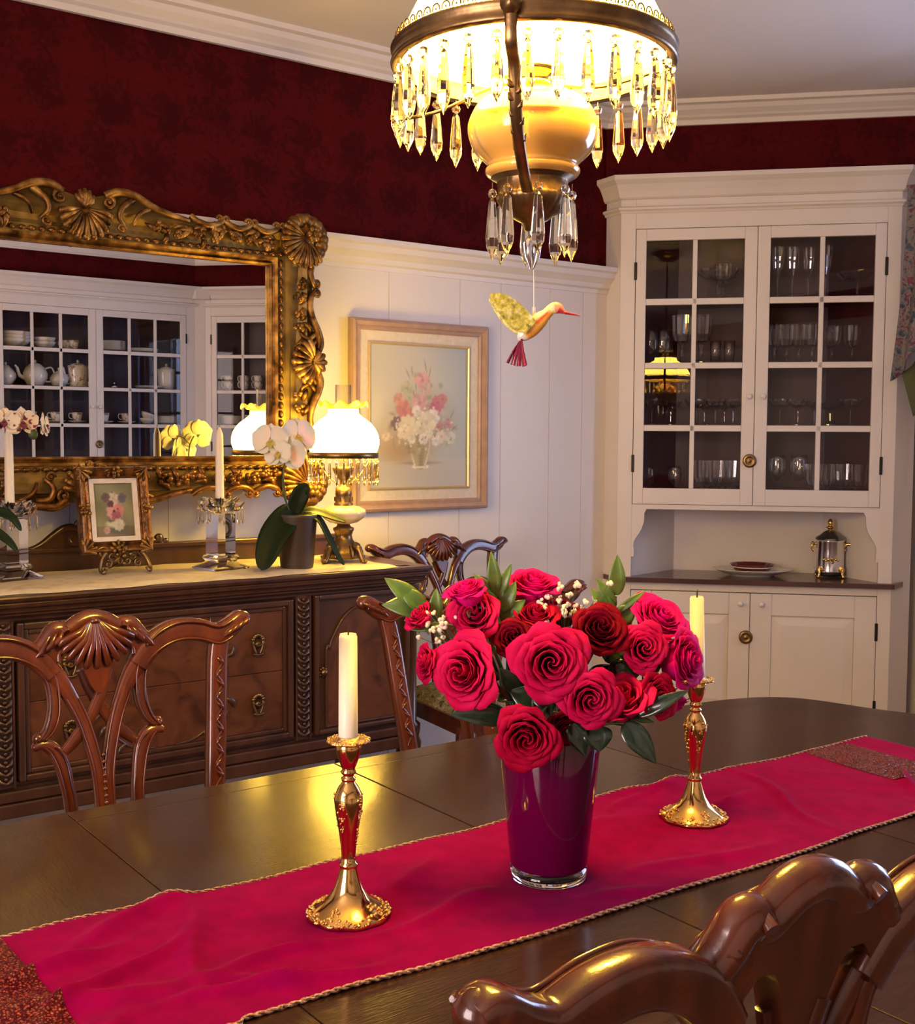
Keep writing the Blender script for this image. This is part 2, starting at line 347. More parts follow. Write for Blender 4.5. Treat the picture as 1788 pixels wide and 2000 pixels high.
# ------------------------------------------------------------------ built-in cabinets (local: x along the front, y into the wall)
ZR = [(1.141,1.378),(1.403,1.636),(1.66,1.897),(1.923,2.16)]
def knob_mb(x, y, z, r=.011):
    return MB().lathe([(.004,0),(.004,.010),(r*.8,.012),(r,.019),(r*.8,.026),(.0005,.029)], 14).v
def cabinet(name, label, loc, rotz, W, D, inset, doors, ncol, group=None, ends=True, ajar=()):
    """doors: (x0, x1, side of the hinges)"""
    t = thing(name, label, 'cabinet', loc, (0,0,rotz), group)
    x0, x1 = doors[0][0]-.002, doors[-1][1]+.002
    b = MB()
    for a, c in ((0, x0), (x1, W)): b.box(a, c, 0, .022, .02, 2.33)
    b.box(x0, x1, 0, .022, 2.209, 2.33); b.box(x0, x1, .0, .022, .714, .748); b.box(x0, x1, 0, .022, .02, .12); b.box(x0,x1,.003,.022,1.052,1.073)
    xm = (doors[0][1]+doors[-1][0])/2
    b.box(xm-.012, xm+.012, .022, .03, 1.07, 2.21)
    # closed top, bottom and back so that nothing shows behind
    pl = [(0,.02),(W,.02),(W-inset,D),(inset,D)]
    b.prism(pl, 2.30, 2.33); b.prism(pl, .02, .1)
    b.build('face_frame', m_white, t, bevel=.002)
    b = MB()
    q = [(x0,.022),(inset+x0*.6,D),(W-inset-x0*.6,D),(x1,.022)]
    for (a, c) in zip(q, q[1:]):
        d = Vector((c[0]-a[0], c[1]-a[1])).normalized(); n = Vector((-d.y, d.x))*.012
        b.prism([a, c, (c[0]+n.x, c[1]+n.y), (a[0]+n.x, a[1]+n.y)], 1.07, 2.31)
    b.build('cupboard_lining', m_red_int, t)
    b = MB()
    for (a, c) in zip(q, q[1:]):
        d = Vector((c[0]-a[0], c[1]-a[1])).normalized(); n = Vector((-d.y, d.x))*.012
        b.prism([a, c, (c[0]+n.x, c[1]+n.y), (a[0]+n.x, a[1]+n.y)], .1, 1.075)
    b.build('niche_lining', m_white, t)
    ins = lambda e: [(x0+e,.026),(x1-e,.026),(W-inset-x0*.6-e,D-.004),(inset+x0*.6+e,D-.004)]
    for z, mm in ((1.065,m_white),(1.392,m_red_int),(1.650,m_red_int),(1.912,m_red_int)):
        MB().prism(ins(.002), z, z+.014).build('shelf', mm, t, bevel=.002)
    # cornice and bead, returned to the wall at both ends
    ex, ey = (-.10, .12) if ends else (-.01, .03)
    path = [(W-ex,ey),(W+.0,0),(0,0),(ex,ey)] if ends else [(W+.01,0),(-.01,0)]
    MB().sweep(path, [(-.01,2.33),(.004,2.33),(.012,2.336),(.022,2.36),(.036,2.385),(.05,2.398),(.054,2.402),(.054,2.42),(-.01,2.42)]).build('cornice', m_white, t)
    MB().sweep(path, [(-.01,2.27),(.004,2.272),(.008,2.28),(.018,2.286),(.018,2.294),(.006,2.30),(-.01,2.30)]).build('bead_moulding', m_white, t)
    if ends:
        b = MB()
        for sx in (0, 1):
            p0, p1 = ((0,0),(-.093,.121)) if sx == 0 else ((W,0),(W+.093,.121))
            b.prism([p0, p1, (p1[0],p1[1]+.02), (p0[0],p0[1]+.02)], .02, 2.40)
        b.build('side_return', m_white, t)
    # counter
    cp = [(-.06,.075),(-.005,-.032),(W+.005,-.032),(W+.06,.075),(W-inset,D),(inset,D)] if ends else [(-.01,-.032),(W+.01,-.032),(W,D),(0,D)]
    MB().prism(cp, .748, .768).build('countertop', m_ctop, t, bevel=.007, bseg=3)
    # shaped brackets under the glazed part
    for sx in (0, 1):
        o = [(.0,1.072),(.063,1.072),(.060,1.05),(.052,1.035),(.051,1.0),(.042,.97),(.024,.94),(.012,.92),(.008,.90),(.011,.875),(.010,.852),(.0,.852)]
        o = [(x0+p[0] if sx == 0 else x1-p[0], p[1]) for p in o]
        MB().prism(o, .002, .02, 'y').build('bracket', m_white, t, bevel=.0015)
    for i, (a, c, h) in enumerate(doors):
        hs, ms = .042, .050          # hinge stile, meeting stile
        la, lc = (a+hs, c-ms) if h == 0 else (a+ms, c-hs)
        b = MB(); y0, y1 = -.002, .020
        b.box(a, la, y0, y1, 1.074, 2.207); b.box(lc, c, y0, y1, 1.074, 2.207); b.box(la, lc, y0, y1, 2.16, 2.207); b.box(la, lc, y0, y1, 1.074, 1.141)
        for k in range(1, ncol):
            xx = la+(lc-la)*k/ncol; b.box(xx-.0095, xx+.0095, y0+.002, y1, 1.141, 2.16)
        for (p, q2), (p2, q3) in zip(ZR, ZR[1:]): b.box(la, lc, y0+.002, y1, q2, p2)
        dr = b.build('glazed_door', m_white, t, bevel=.0025)
        gb = MB().box(la-.003, lc+.003, .010, .012, 1.138, 2.163)
        if i in ajar: gb.v = [(x, y-.014*(x-(la+lc)/2)+.012*(z-1.65), z) for x, y, z in gb.v]     # old glass set a little out of true
        gb.build('glass', m_pane, dr)
        kx = c-.022 if h == 0 else a+.032
        kb = MB(); kb.lathe([(.004,0),(.004,.010),(.009,.012),(.0115,.019),(.009,.026),(.0005,.029)], 14)
        kb.v = [(kx+x, -.002-z, 1.52+y) for x, y, z in kb.v]
        kb.build('knob', m_porc, dr)
        for hz in (2.037, 1.243):
            hx = a-.001 if h == 0 else c+.001
            MB().box(hx-.006, hx+.006, -.006, .002, hz-.036, hz+.036).build('hinge', m_iron, dr, bevel=.002)
        # lower panelled door
        b = MB(); z0, z1 = .135, .711
        b.box(a, a+.085, y0, y1, z0, z1); b.box(c-.085, c, y0, y1, z0, z1); b.box(a+.085, c-.085, y0, y1, z1-.09, z1); b.box(a+.085, c-.085, y0, y1, z0, z0+.09)
        b.box(a+.085, c-.085, .008, .018, z0+.09, z1-.09)
        ld = b.build('panelled_door', m_white, t, bevel=.003)
        MB().loft([[(a+.09,.008,z0+.095),(c-.09,.008,z0+.095),(c-.09,.008,z1-.095),(a+.09,.008,z1-.095)],[(a+.125,.001,z0+.13),(c-.125,.001,z0+.13),(c-.125,.001,z1-.13),(a+.125,.001,z1-.13)]], True, False, True, False).build('raised_panel', m_white, ld)
        kx = c-.040 if h == 0 else a+.042
        kb = MB(); kb.lathe([(.004,0),(.004,.010),(.009,.012),(.0115,.019),(.009,.026),(.0005,.029)], 14)
        kb.v = [(kx+x, -.002-z, .668+y) for x, y, z in kb.v]
        kb.build('knob', m_porc, ld)
        hx = a-.001 if h == 0 else c+.001
        for hz in (.568, .25): MB().box(hx-.006, hx+.006, -.006, .002, hz-.036, hz+.036).build('hinge', m_iron, ld, bevel=.002)
    for zz, r in ((1.258,.028),(.529,.028)):
        kb = MB(); kb.lathe([(r,0),(r,.006),(r*.86,.009),(r*.5,.009),(r*.45,.007),(r*.2,.012),(.0005,.013)], 28)
        kb.v = [(xm-.015+x, -.003-z, zz+y) for x, y, z in kb.v]
        kb.build('latch', m_brass, t)
    return t
A1 = math.radians(-46.86)
L1 = Vector((3.428, 3.556, 0))
cabinet('corner_cabinet', 'cream built-in corner cabinet with glass doors and an open niche holding a silver urn', L1, A1, 1.105, .31, .20, [(.064,.551,0),(.553,1.050,1)], 2, ajar=(0,))
def c1(x, y, z): return Vector((L1.x+x*c0+y*s0, L1.y-x*s0+y*c0, z))
L2 = Vector((3.60-.02, -1.15, 0))
cabinet('china_cupboard', 'wide white china cupboard of teapots and cups seen in the mirror', L2, PI, 1.50, .40, 0, [(.075,.748,0),(.750,1.425,1)], 3, ends=False)
def c2(x, y, z): return Vector((L2.x-x, L2.y-y, z))
A3 = math.radians(180+46.86)
L3 = Vector((3.60+.04+1.105*c0, -1.13+1.105*s0, 0))
cabinet('corner_cabinet', 'white corner cabinet of cups and plates at right in the mirror', L3, A3, 1.105, .31, .20, [(.064,.551,0),(.553,1.050,1)], 2)
struct(MB().prism([(3.565,-1.20),(3.575,-1.149),(3.648,-1.122),(3.70,-1.16)], 0, 2.33).prism([(3.54,-1.20),(3.56,-1.098),(3.66,-1.075),(3.70,-1.16)], 2.33, 2.42).build('trim_4', m_white))
def c3(x, y, z): return Vector((L3.x-x*c0+y*s0, L3.y-x*s0-y*c0, z))

# ------------------------------------------------------------------ window valance and curtains
m_floral = noisy('floral_chintz', [(.28,(.02,.03,.07)),(.38,(.05,.07,.13)),(.46,(.17,.165,.165)),(.54,(.22,.20,.19)),(.60,(.20,.04,.07)),(.68,(.04,.06,.10)),(.8,(.16,.155,.16))], 34, 5, .8, dist=1.0)
m_lining = plain('olive_lining', (.085,.095,.04), .8)
m_blue = noisy('blue_stripe_cloth', [(.42,(.10,.16,.36)),(.5,(.62,.66,.74)),(.6,(.15,.22,.45))], 9, 1, .8, kind='noise', stretch=(1,9,.15))
v = thing('window_valance', 'floral swag with olive lining hanging at the right edge beside the cabinet', 'valance', (4.10, 2.66, 1.45))
EDGE = spline([(.02,.88),(.015,.80),(.028,.49),(.066,.127)], 6)
def jab(u, q):
    # q from the rod (0) to the hem (1); u from the outer edge (0) towards the window (1)
    hem = .127+.5*u
    z = .88*(1-q)+hem*q
    e = next((a[0]+(b[0]-a[0])*((a[1]-z)/max(a[1]-b[1],1e-6)) for a, b in zip(EDGE, EDGE[1:]) if a[1] >= z >= b[1]), EDGE[-1][0])
    y = e-u*.46
    return (.03*math.sin(u*26)*(.3+.7*q)+.0, y, z)
MB().grid(jab, 60, 24).build('jabot', m_floral, v, solid=.004)
def lin(u, q):
    z = .16+.42*u+(-.17-.15*u)*q
    return (.035+.02*math.sin(u*22), .04-.45*u-.055*q*(1-u), z)
MB().grid(lin, 40, 8).build('lining', m_lining, v, solid=.004)
MB().tube([(.0,-.12,.88),(.0,-2.3,.88)], .016, 10).build('rod', m_brass, v)
def curtain(y0, y1, label):
    t = thing('curtain', label, 'curtain', (4.36, (y0+y1)/2, .05))
    h = (y1-y0)/2
    MB().grid(lambda u, q: (.03*math.sin(u*30), -h+2*h*u, 2.27*q), 70, 6).build('drape', m_blue, t, solid=.003)
curtain(2.05, 2.38, 'blue and white curtain by the window beside the corner cabinet')
curtain(.12, .5, 'blue and white curtain reflected in the china cupboard glass')
# ------------------------------------------------------------------ sideboard
SB = thing('sideboard', 'dark carved walnut sideboard against the panelled wall under the gilt mirror', 'sideboard', (1.258, 3.33, 0))
b = MB(); b.box(-.843,.843,-.195,.19,.345,.875); b.build('carcass', m_walnut, SB, bevel=.003)
b = MB(); HW = .862
b.sweep([(HW,.20),(HW,-.230),(-HW,-.230),(-HW,.20)], [(.022,.935),(-.035,.935),(-.035,.878),(.0,.878),(.004,.880),(.004,.886),(.014,.889),(.016,.894),(.009,.897),(.009,.900),(.021,.903),(.023,.909),(.017,.912),(.017,.916),(.026,.920),(.029,.928),(.027,.934)][::-1])
b.box(-HW+.03,HW-.03,-.22,.20,.90,.935)
b.build('top', m_walnut, SB, bevel=.002)
b = MB()
for z0, z1, y in ((.862,.880,-.212),(.872,.886,-.222),(.425,.437,-.208),(.385,.415,-.22),(.345,.383,-.226)): b.box(-.85,.85,y,-.19,z0,z1)
b.build('mouldings', m_walnut, SB, bevel=.005, bseg=3)
# carved guilloche columns
for cx in (-.4395,.4395):
    b = MB(); b.box(cx-.024,cx+.024,-.215,-.195,.425,.865); b.box(cx-.026,cx-.020,-.219,-.19,.425,.865); b.box(cx+.020,cx+.026,-.219,-.19,.425,.865)
    for k in range(19):
        z = .438+k*.0225
        for sx in (-1,1): b.tube([(cx+sx*.018,-.214,z+.018),(cx+sx*.013,-.221,z+.006),(cx,-.224,z)], [.003,.006,.004], 7)
        b.sphere((cx,-.219,z+.012), .006, 8, 5)
    b.build('carved_column', m_walnut, SB)
def frame_box(b, x0, x1, z0, z1, t, y0, y1):
    b.box(x0,x0+t,y0,y1,z0,z1); b.box(x1-t,x1,y0,y1,z0,z1); b.box(x0+t,x1-t,y0,y1,z1-t,z1); b.box(x0+t,x1-t,y0,y1,z0,z0+t)
# centre section: two drawers in a moulded frame
b = MB(); frame_box(b, -.405,.405,.437,.858,.018,-.222,-.195); frame_box(b, -.387,.387,.455,.840,.014,-.214,-.195); b.build('drawer_frame', m_walnut, SB, bevel=.004)
def pull(parent, x, z):
    b = MB(); y = -.214
    b.lathe([(.010,0),(.012,.004),(.006,.008)], 10, (0,0,0)); b.v = [(x+p[0], y-p[2], z+p[1]) for p in b.v]
    for k in range(7):
        a = PI*.15+PI*.7*k/6
        b.sphere((x+.018*math.cos(a), y-.004, z+.006+.022*math.sin(a)), .0065, 7, 5)
    for sx in (-1,1): b.tube([(x+sx*.017,y-.004,z+.012),(x+sx*.013,y-.006,z-.012),(x+sx*.007,y-.006,z-.026)], [.003,.004,.003], 6)
    b.tube([(x-.016,y-.005,z-.028),(x,y-.008,z-.031),(x+.016,y-.005,z-.028)], .0035, 6)
    b.tube([(x-.02,y-.005,z+.006),(x,y-.012,z-.004),(x+.02,y-.005,z+.006)], .0025, 6)
    b.build('pull', m_brass, parent)
for z0, z1 in ((.645,.826),(.469,.6435)):
    d = MB().box(-.373,.373,-.208,-.19,z0,z1).build('drawer', m_burl, SB, bevel=.0012)
    for sx in (-1,1): pull(d, sx*.277+.01, (z0+z1)/2-.003)
b = MB()
for sx in (-1,1):
    for sz in (-1,1):
        P = spline([(sx*.03,sz*.175),(sx*.09,sz*.165),(sx*.14,sz*.13),(sx*.165,sz*.085),(sx*.185,sz*.035),(sx*.19,sz*.004)], 5)
        b.tube([(p[0],-.210,.6445+p[1]) for p in P], .0045, 6)
        for k in range(4):
            x, z = sx*(.115+.024*k), sz*(.150-.030*k)
            b.tube([(x,-.210,.6445+z),(x+sx*.018,-.217,.6445+z+sz*.010),(x+sx*.026,-.210,.6445+z+sz*.032)], [.004,.009,.002], 6)
b.build('carved_cartouche', m_walnut, SB)
for sx in (-1,1):
    X = lambda v: sx*v
    b = MB(); b.box(min(X(.485),X(.820)),max(X(.485),X(.820)),-.204,-.19,.437,.858)
    dr = b.build('door', m_walnut, SB, bevel=.002)
    b = MB(); frame_box(b, min(X(.478),X(.828)),max(X(.478),X(.828)),.43,.864,.016,-.222,-.196); b.build('door_moulding', m_walnut, dr, bevel=.005)
    arch = [(.525,.450),(.525,.692),(.536,.694),(.541,.712),(.556,.742),(.585,.785),(.622,.812),(.657,.817)]
    arch = arch+[(1.314-p[0],p[1]) for p in arch[::-1][1:]]
    MB().prism([(X(p[0]),p[1]) for p in arch], -.207, -.20, 'y').build('burl_panel', m_burl, dr)
    b = MB(); P = [(X(p[0]),-.208,p[1]) for p in spline(arch, 4)]; b.tube(P, .0045, 6); b.tube([P[0],P[-1]], .0045, 6); b.build('arched_bead', m_walnut, dr)
    b = MB(); b.sphere((X(.511),-.216,.623), .0125, 12, 8)
    for k in range(8): a = k*PI/4; b.sphere((X(.511)+.0125*math.cos(a),-.211,.623+.0125*math.sin(a)), .005, 7, 5)
    b.build('knob', m_brass, dr)
    # turned corner post with foot
    b = MB(); b.lathe([(.028,.0),(.034,.03),(.03,.06),(.018,.10),(.032,.20),(.036,.27),(.026,.30),(.036,.33),(.038,.35),(.03,.37),(.034,.39),(.034,.41),(.022,.42),(.021,.60),(.022,.83),(.03,.84),(.03,.87)], 18, (X(.852),-.185,0)); b.build('corner_post', m_walnut, SB)
    MB().lathe([(.03,0),(.036,.03),(.02,.09),(.034,.2),(.036,.345)], 16, (X(.79),.13,0)).build('back_foot', m_walnut, SB)
b = MB(); b.box(-.80,.80,.205,.225,.90,1.0); b.box(-.81,.81,.195,.23,.995,1.01)
b.build('back_rail', m_walnut, SB, bevel=.004)
b = MB()
for sx in (-1,1):
    P = spline([(sx*.23,1.004),(sx*.20,1.009),(sx*.17,1.022),(sx*.135,1.048),(sx*.105,1.066),(sx*.075,1.068),(sx*.052,1.055),(sx*.048,1.030),(sx*.062,1.016),(sx*.084,1.020),(sx*.090,1.038),(sx*.076,1.046)], 5)
    b.tube([(p[0]-.04,.212,p[1]) for p in P], [.006+.006*math.sin(PI*i/len(P)) for i in range(len(P))], 8)
    b.prism([(sx*.23-.04,1.0),(sx*.17-.04,1.022),(sx*.115-.04,1.06),(sx*.06-.04,1.062),(-.04,1.05),(-.04,1.0)], .205,.22,'y')
for x, z, r in ((-.04,1.07,.028),(-.02,1.09,.016),(-.06,1.09,.016),(.155,1.022,.017),(.178,1.012,.011),(-.10,1.078,.014),(-.115,1.068,.010)): b.sphere((x,.21,z), r, 12, 8, 1, .5, 1)
b.build('carved_crest', m_walnut, SB)
# padded cream runner along the top
m_cloth = noisy('cream_damask', [(.3,(.50,.41,.30)),(.5,(.68,.59,.46)),(.7,(.60,.50,.38))], 9, 6, .55, dist=1.5, bump=.25, bscale=50)
b = MB(); rnd = random.Random(5)
def cl(u, q):
    x = .43+u*1.60; y = 3.085+.015*math.sin(x*9)*math.sin(x*23+1)+q*(3.525-3.085)
    e = min(1, min(q, 1-q)*14, min(u,1-u)*40)
    return (x, y, .936+.009*math.sqrt(max(e,0))+.0018*math.sin(x*31+q*5)*math.sin(q*17)*(1-q))
b.grid(cl, 160, 22); n0 = len(b.v)
b.grid(lambda u, q: (cl(u,q)[0], cl(u,q)[1], .9345), 160, 2)
cr = b.build('sideboard_runner', m_cloth); tag(cr, 'cream padded cloth runner along the top of the sideboard', 'runner')

# ------------------------------------------------------------------ gilt mirror
MX, MZ, MY = 1.168, 1.597, 3.53
MR = thing('gilt_mirror', 'large ornate gilt framed mirror hanging above the sideboard', 'mirror', (MX, MY, MZ), (math.radians(.15),0,0))
HWm, HHm = .625, .314
MB().box(-HWm-.01,HWm+.01,.001,.006,-HHm-.01,HHm+.01).build('mirror_glass', m_mirror, MR)
def ring_sweep(prof, hw, hh, kx=1):
    """closed moulding round the glass; profile (out, y)"""
    P = [(-hw,-hh),(hw,-hh),(hw,hh),(-hw,hh)]; rings = []
    for i in range(5):
        x, z = P[i%4]; sx, sz = math.copysign(1,x), math.copysign(1,z)
        rings.append([(x+sx*o*kx, y, z+sz*o) for o, y in prof])
    return MB().loft(rings, True, False, False, False)
ring_sweep([(0,0),(0,-.012),(.006,-.020),(.012,-.014),(.018,-.022),(.026,-.026),(.028,0)], HWm, HHm).build('inner_lip', m_gilt, MR)
ring_sweep([(.026,.0),(.026,-.018),(.05,-.02),(.07,-.028),(.095,-.045),(.105,-.055),(.110,-.02),(.110,.05),(.026,.05)], HWm, HHm, 1.14).build('frame_moulding', m_giltp, MR)
b = MB(); hx, hz = HWm+.037, HHm+.037
def bead(x, z, vert):
    b.sphere((x,-.027,z), .0098, 8, 5, 1.1 if not vert else .8, .8, .8 if not vert else 1.25)
    for q in (-1,1): b.sphere((x+(q*.0105 if not vert else 0),-.025,z+(q*.0105 if vert else 0)), .0045, 6, 4, 1 if vert else .6, 1, .6 if vert else 1)
n = 46
for k in range(n+1): x = -hx+2*hx*k/n; bead(x, hz, False); bead(x, -hz, False)
n = 24
for k in range(1,n): z = -hz+2*hz*k/n; bead(hx, z, True); bead(-hx, z, True)
b.build('beading', m_giltd, MR)
def fan(b, c, R, a0, a1, n, y0=-.05, lift=.03, r0=.25, w=.012):
    """carved shell: tapering ribs from a hub over a domed back"""
    am_ = (a0+a1)/2; b.sphere((c[0]+R*.42*math.cos(am_), y0+.004, c[1]+R*.42*math.sin(am_)), R*.55, 14, 8, 1, .035/R if R > .05 else .25, 1)
    for k in range(n):
        a = a0+(a1-a0)*k/(n-1); rr = R*(.86+.14*math.sin(PI*k/(n-1)))
        ca, sa = math.cos(a), math.sin(a)
        pts = [(c[0]+rr*t*ca, y0-lift*math.sin(PI*min(1,t*.62+.1)), c[1]+rr*t*sa) for t in (r0,.45,.65,.85,1.0)]
        b.tube(pts, [w*.25,w*.5,w*.75,w,w*.7], 8)
        b.sphere(pts[-1], w*.95, 7, 5)
def scroll(b, P2, r0, r1, y=-.052, seg=8, amp=.012):
    P = spline(P2, 5); n = len(P)
    b.tube([(p[0], y-amp*math.sin(PI*i/(n-1)), p[1]) for i, p in enumerate(P)], [r0+(r1-r0)*i/(n-1) for i in range(n)], seg)
def volute(b, c, r, a0, sgn, rad=.008, y=-.056):
    S = spiral(c, r, 1.35, a0, 22, sgn)
    b.tube([(p[0], y-.010*i/22, p[1]) for i, p in enumerate(S)], [rad*(1-.45*i/22) for i in range(23)], 8)
    b.sphere((c[0], y-.012, c[1]), r*.32, 8, 6)
def grapes(b, c, n, r, rnd, spread=.02):
    for k in range(n):
        b.sphere((c[0]+rnd.uniform(-spread,spread), -.055-rnd.uniform(0,.012), c[1]+rnd.uniform(-spread,spread)*.8), r*rnd.uniform(.8,1.15), 8, 6)
def leaf2(b, c, a, L, w=.010, y=-.05):
    ca, sa = math.cos(a), math.sin(a)
    b.tube([(c[0]+L*t*ca-.12*L*math.sin(PI*t)*sa, y-.012*math.sin(PI*t), c[1]+L*t*sa+.12*L*math.sin(PI*t)*ca) for t in (0,.25,.5,.75,1)], [w*.3,w*.9,w,w*.7,w*.15], 7)
OX, OZ = HWm+.124, HHm+.110
rm = random.Random(3)
for sx in (-1,1):
    for sz in (-1,1):
        b = MB(); c = (sx*(OX-.025), sz*(OZ-.030))
        am = math.atan2(-sz, -sx)
        fan(b, (c[0]+sx*.016,c[1]+sz*.014), .098, am-1.35, am+1.35, 13, -.052, .026, .2, .0098)
        # outer cockled rim
        b.sphere((c[0]+sx*.012,-.034,c[1]+sz*.010), .066, 18, 10, 1, .45, 1)
        for k in range(11):
            a = am+PI-1.75+3.5*k/10; b.sphere((c[0]+sx*.012+.064*math.cos(a), -.052, c[1]+sz*.010+.062*math.sin(a)), .025, 12, 8, 1, 1, 1)
        for k in range(6):
            a = k*PI/3; b.sphere((c[0]+sx*.03+.017*math.cos(a), -.086, c[1]+sz*.026+.017*math.sin(a)), .0115, 8, 6)
        b.sphere((c[0]+sx*.03,-.094,c[1]+sz*.026), .010, 8, 6)
        volute(b, (c[0]-sx*.012,c[1]+sz*.058), .020, 0, sx*sz); volute(b, (c[0]+sx*.064,c[1]-sz*.004), .020, 1.5, -sx*sz)
        b.build('corner_shell', m_gilt, MR)
    # upright sides: long S scrolls from the corner to a shell half way up
    b = MB()
    for sz in (-1,1):
        X = lambda v: sx*(OX+v)
        scroll(b, [(X(.012),sz*.315),(X(.004),sz*.29),(X(.014),sz*.262),(X(.026),sz*.25)], .012, .008); volute(b, (X(.028),sz*.262), .014, -PI/2, sx*sz, .006)
        volute(b, (X(.030),sz*.228), .013, PI/2, -sx*sz, .006)
        scroll(b, [(X(.028),sz*.238),(X(.010),sz*.215),(X(.004),sz*.18),(X(.014),sz*.14),(X(.034),sz*.10),(X(.044),sz*.062),(X(.034),sz*.03)], .009, .015, -.05)
        scroll(b, [(X(.03),sz*.10),(X(.0),sz*.075),(X(-.025),sz*.085),(X(-.03),sz*.10)], .008, .005); scroll(b, [(X(.03),sz*.07),(X(-.0),sz*.05),(X(-.03),sz*.055)], .007, .004)
        grapes(b, (X(-.035),sz*.215), 9, .0085, rm); grapes(b, (X(-.035),sz*.155), 7, .008, rm, .014); grapes(b, (X(-.04),sz*.115), 7, .008, rm, .015); grapes(b, (X(-.03),sz*.255), 6, .008, rm, .015)
        for k in range(5): leaf2(b, (X(-.02),sz*(.28-.05*k)), sz*(-PI/2)+rm.uniform(-.9,.9), .045)
    b.build('side_scrolls', m_gilt, MR)
    b = MB(); fan(b, (sx*(OX+.022),0), .085, (PI if sx > 0 else 0)-1.2, (PI if sx > 0 else 0)+1.2, 9, -.05, .03, .2, .0115)
    for k in range(5):
        a = (0 if sx > 0 else PI)+(-1.1+.55*k); b.tube([(sx*(OX+.012),-.075,0),(sx*(OX+.012)+.03*math.cos(a),-.08,.03*math.sin(a)),(sx*(OX+.012)+.05*math.cos(a),-.06,.045*math.sin(a))], [.006,.012,.009], 8)
    b.build('side_shell', m_gilt, MR)
def apron(x, hi):
    x = abs(x)
    if x < .33:
        P = [(0,.030),(.066,hi-.004),(.10,hi+.006),(.15,hi+.002),(.21,.024),(.27,.008),(.33,.0)]
        for a, c in zip(P, P[1:]):
            if a[0] <= x <= c[0]: t_ = (x-a[0])/(c[0]-a[0]); return a[1]+(c[1]-a[1])*t_
    t_ = ((x-.335)/.105) % 1; return .012-.022*math.sin(PI*t_)
for sz in (-1,1):
    b = MB(); Z = lambda v: sz*(OZ+v); hi = .050 if sz > 0 else .032; n = 132
    up_ = [(-.655+1.31*k/n, Z(apron(-.655+1.31*k/n, hi))) for k in range(n+1)]
    vs = []
    for x, z in up_: vs += [(x, -.046, z-sz*.004), (x, .0, z), (x, -.030, sz*(HHm+.06))]
    b.add(vs, [(3*k,3*k+1,3*k+4,3*k+3) for k in range(n)]+[(3*k,3*k+3,3*k+5,3*k+2) for k in range(n)], True)
    b.build('carved_edge', m_giltp, MR)
    b = MB(); xs = spline([(OX+.004,.315),(OX+.010,.275),(OX+.024,.245),(OX+.006,.20),(OX+.010,.15),(OX+.030,.10),(OX+.042,.062),(OX+.036,.02),(OX+.034,0)],5) if sz > 0 else []
    if xs:
        xs = xs+[(x,-z) for x, z in xs[::-1][1:]]; n = len(xs)-1
        for sx in (-1,1):
            vs = []
            for x, z in xs: vs += [(sx*(x-.004), -.046, z), (sx*x, .0, z), (sx*(HWm+.07), -.030, z)]
            e = MB(); e.add(vs, [(3*k,3*k+1,3*k+4,3*k+3) for k in range(n)]+[(3*k,3*k+3,3*k+5,3*k+2) for k in range(n)], True); e.build('carved_edge', m_giltp, MR)
for sz in (-1,1):
    b = MB(); Z = lambda v: sz*(OZ+v)
    for sx in (-1,1):
        # swan-neck over the middle, then three small swags to the corner
        hi = .050 if sz > 0 else .032
        scroll(b, [(sx*.33,Z(-.004)),(sx*.27,Z(.006)),(sx*.21,Z(.022)),(sx*.15,Z(hi)),(sx*.10,Z(hi+.004)),(sx*.066,Z(hi-.012))], .008, .015)
        volute(b, (sx*.072,Z(hi-.030)), .020, PI/2*sz, -sx*sz, .008)
        scroll(b, [(sx*.15,Z(hi-.012)),(sx*.115,Z(.012)),(sx*.105,Z(-.02)),(sx*.125,Z(-.045))], .012, .007); volute(b, (sx*.112,Z(-.052)), .014, 0, sx*sz, .006)
        scroll(b, [(sx*.20,Z(.016)),(sx*.165,Z(-.005)),(sx*.15,Z(-.035))], .009, .005)
        for xa, xb in ((.335,.445),(.445,.545),(.545,.645)):
            xm = (xa+xb)/2
            scroll(b, [(sx*xa,Z(.012)),(sx*(xa+.02),Z(-.004)),(sx*xm,Z(-.012)),(sx*(xb-.02),Z(-.004)),(sx*xb,Z(.012))], .010, .010)
            volute(b, (sx*(xb+.006),Z(.012)), .011, 0, sx*sz, .006)
            volute(b, (sx*(xb-.014),Z(.012)), .011, PI, -sx*sz, .006)
        for xg in (.24,.30,.36,.42,.48,.54,.60):
            grapes(b, (sx*xg,Z(-.043)+rm.uniform(-.008,.008)), 9, .0095, rm, .018); leaf2(b, (sx*(xg-.01),Z(-.040)), rm.uniform(0,6.3), .045); leaf2(b, (sx*(xg+.015),Z(-.050)), rm.uniform(0,6.3), .038); leaf2(b, (sx*(xg-.02),Z(-.03)), (0 if sx > 0 else PI)+rm.uniform(-.7,.7), .05)
    b.build('top_scrolls' if sz > 0 else 'bottom_scrolls', m_gilt if sz > 0 else m_giltd, MR)
    b = MB(); fan(b, (0,Z(-.004)), .088, -sz*PI/2-1.35, -sz*PI/2+1.35, 11, -.05, .03, .18, .0105)
    for k in range(5): a = sz*PI/2-.9+.45*k; b.tube([(0,-.06,Z(.0)),(.02*math.cos(a),-.075,Z(0)+.025*math.sin(a)),(.034*math.cos(a),-.06,Z(0)+.050*math.sin(a))], [.006,.012,.006], 8)
    b.sphere((0,-.07,Z(-.088)), .013, 9, 6)
    b.build('middle_shell', m_gilt, MR)

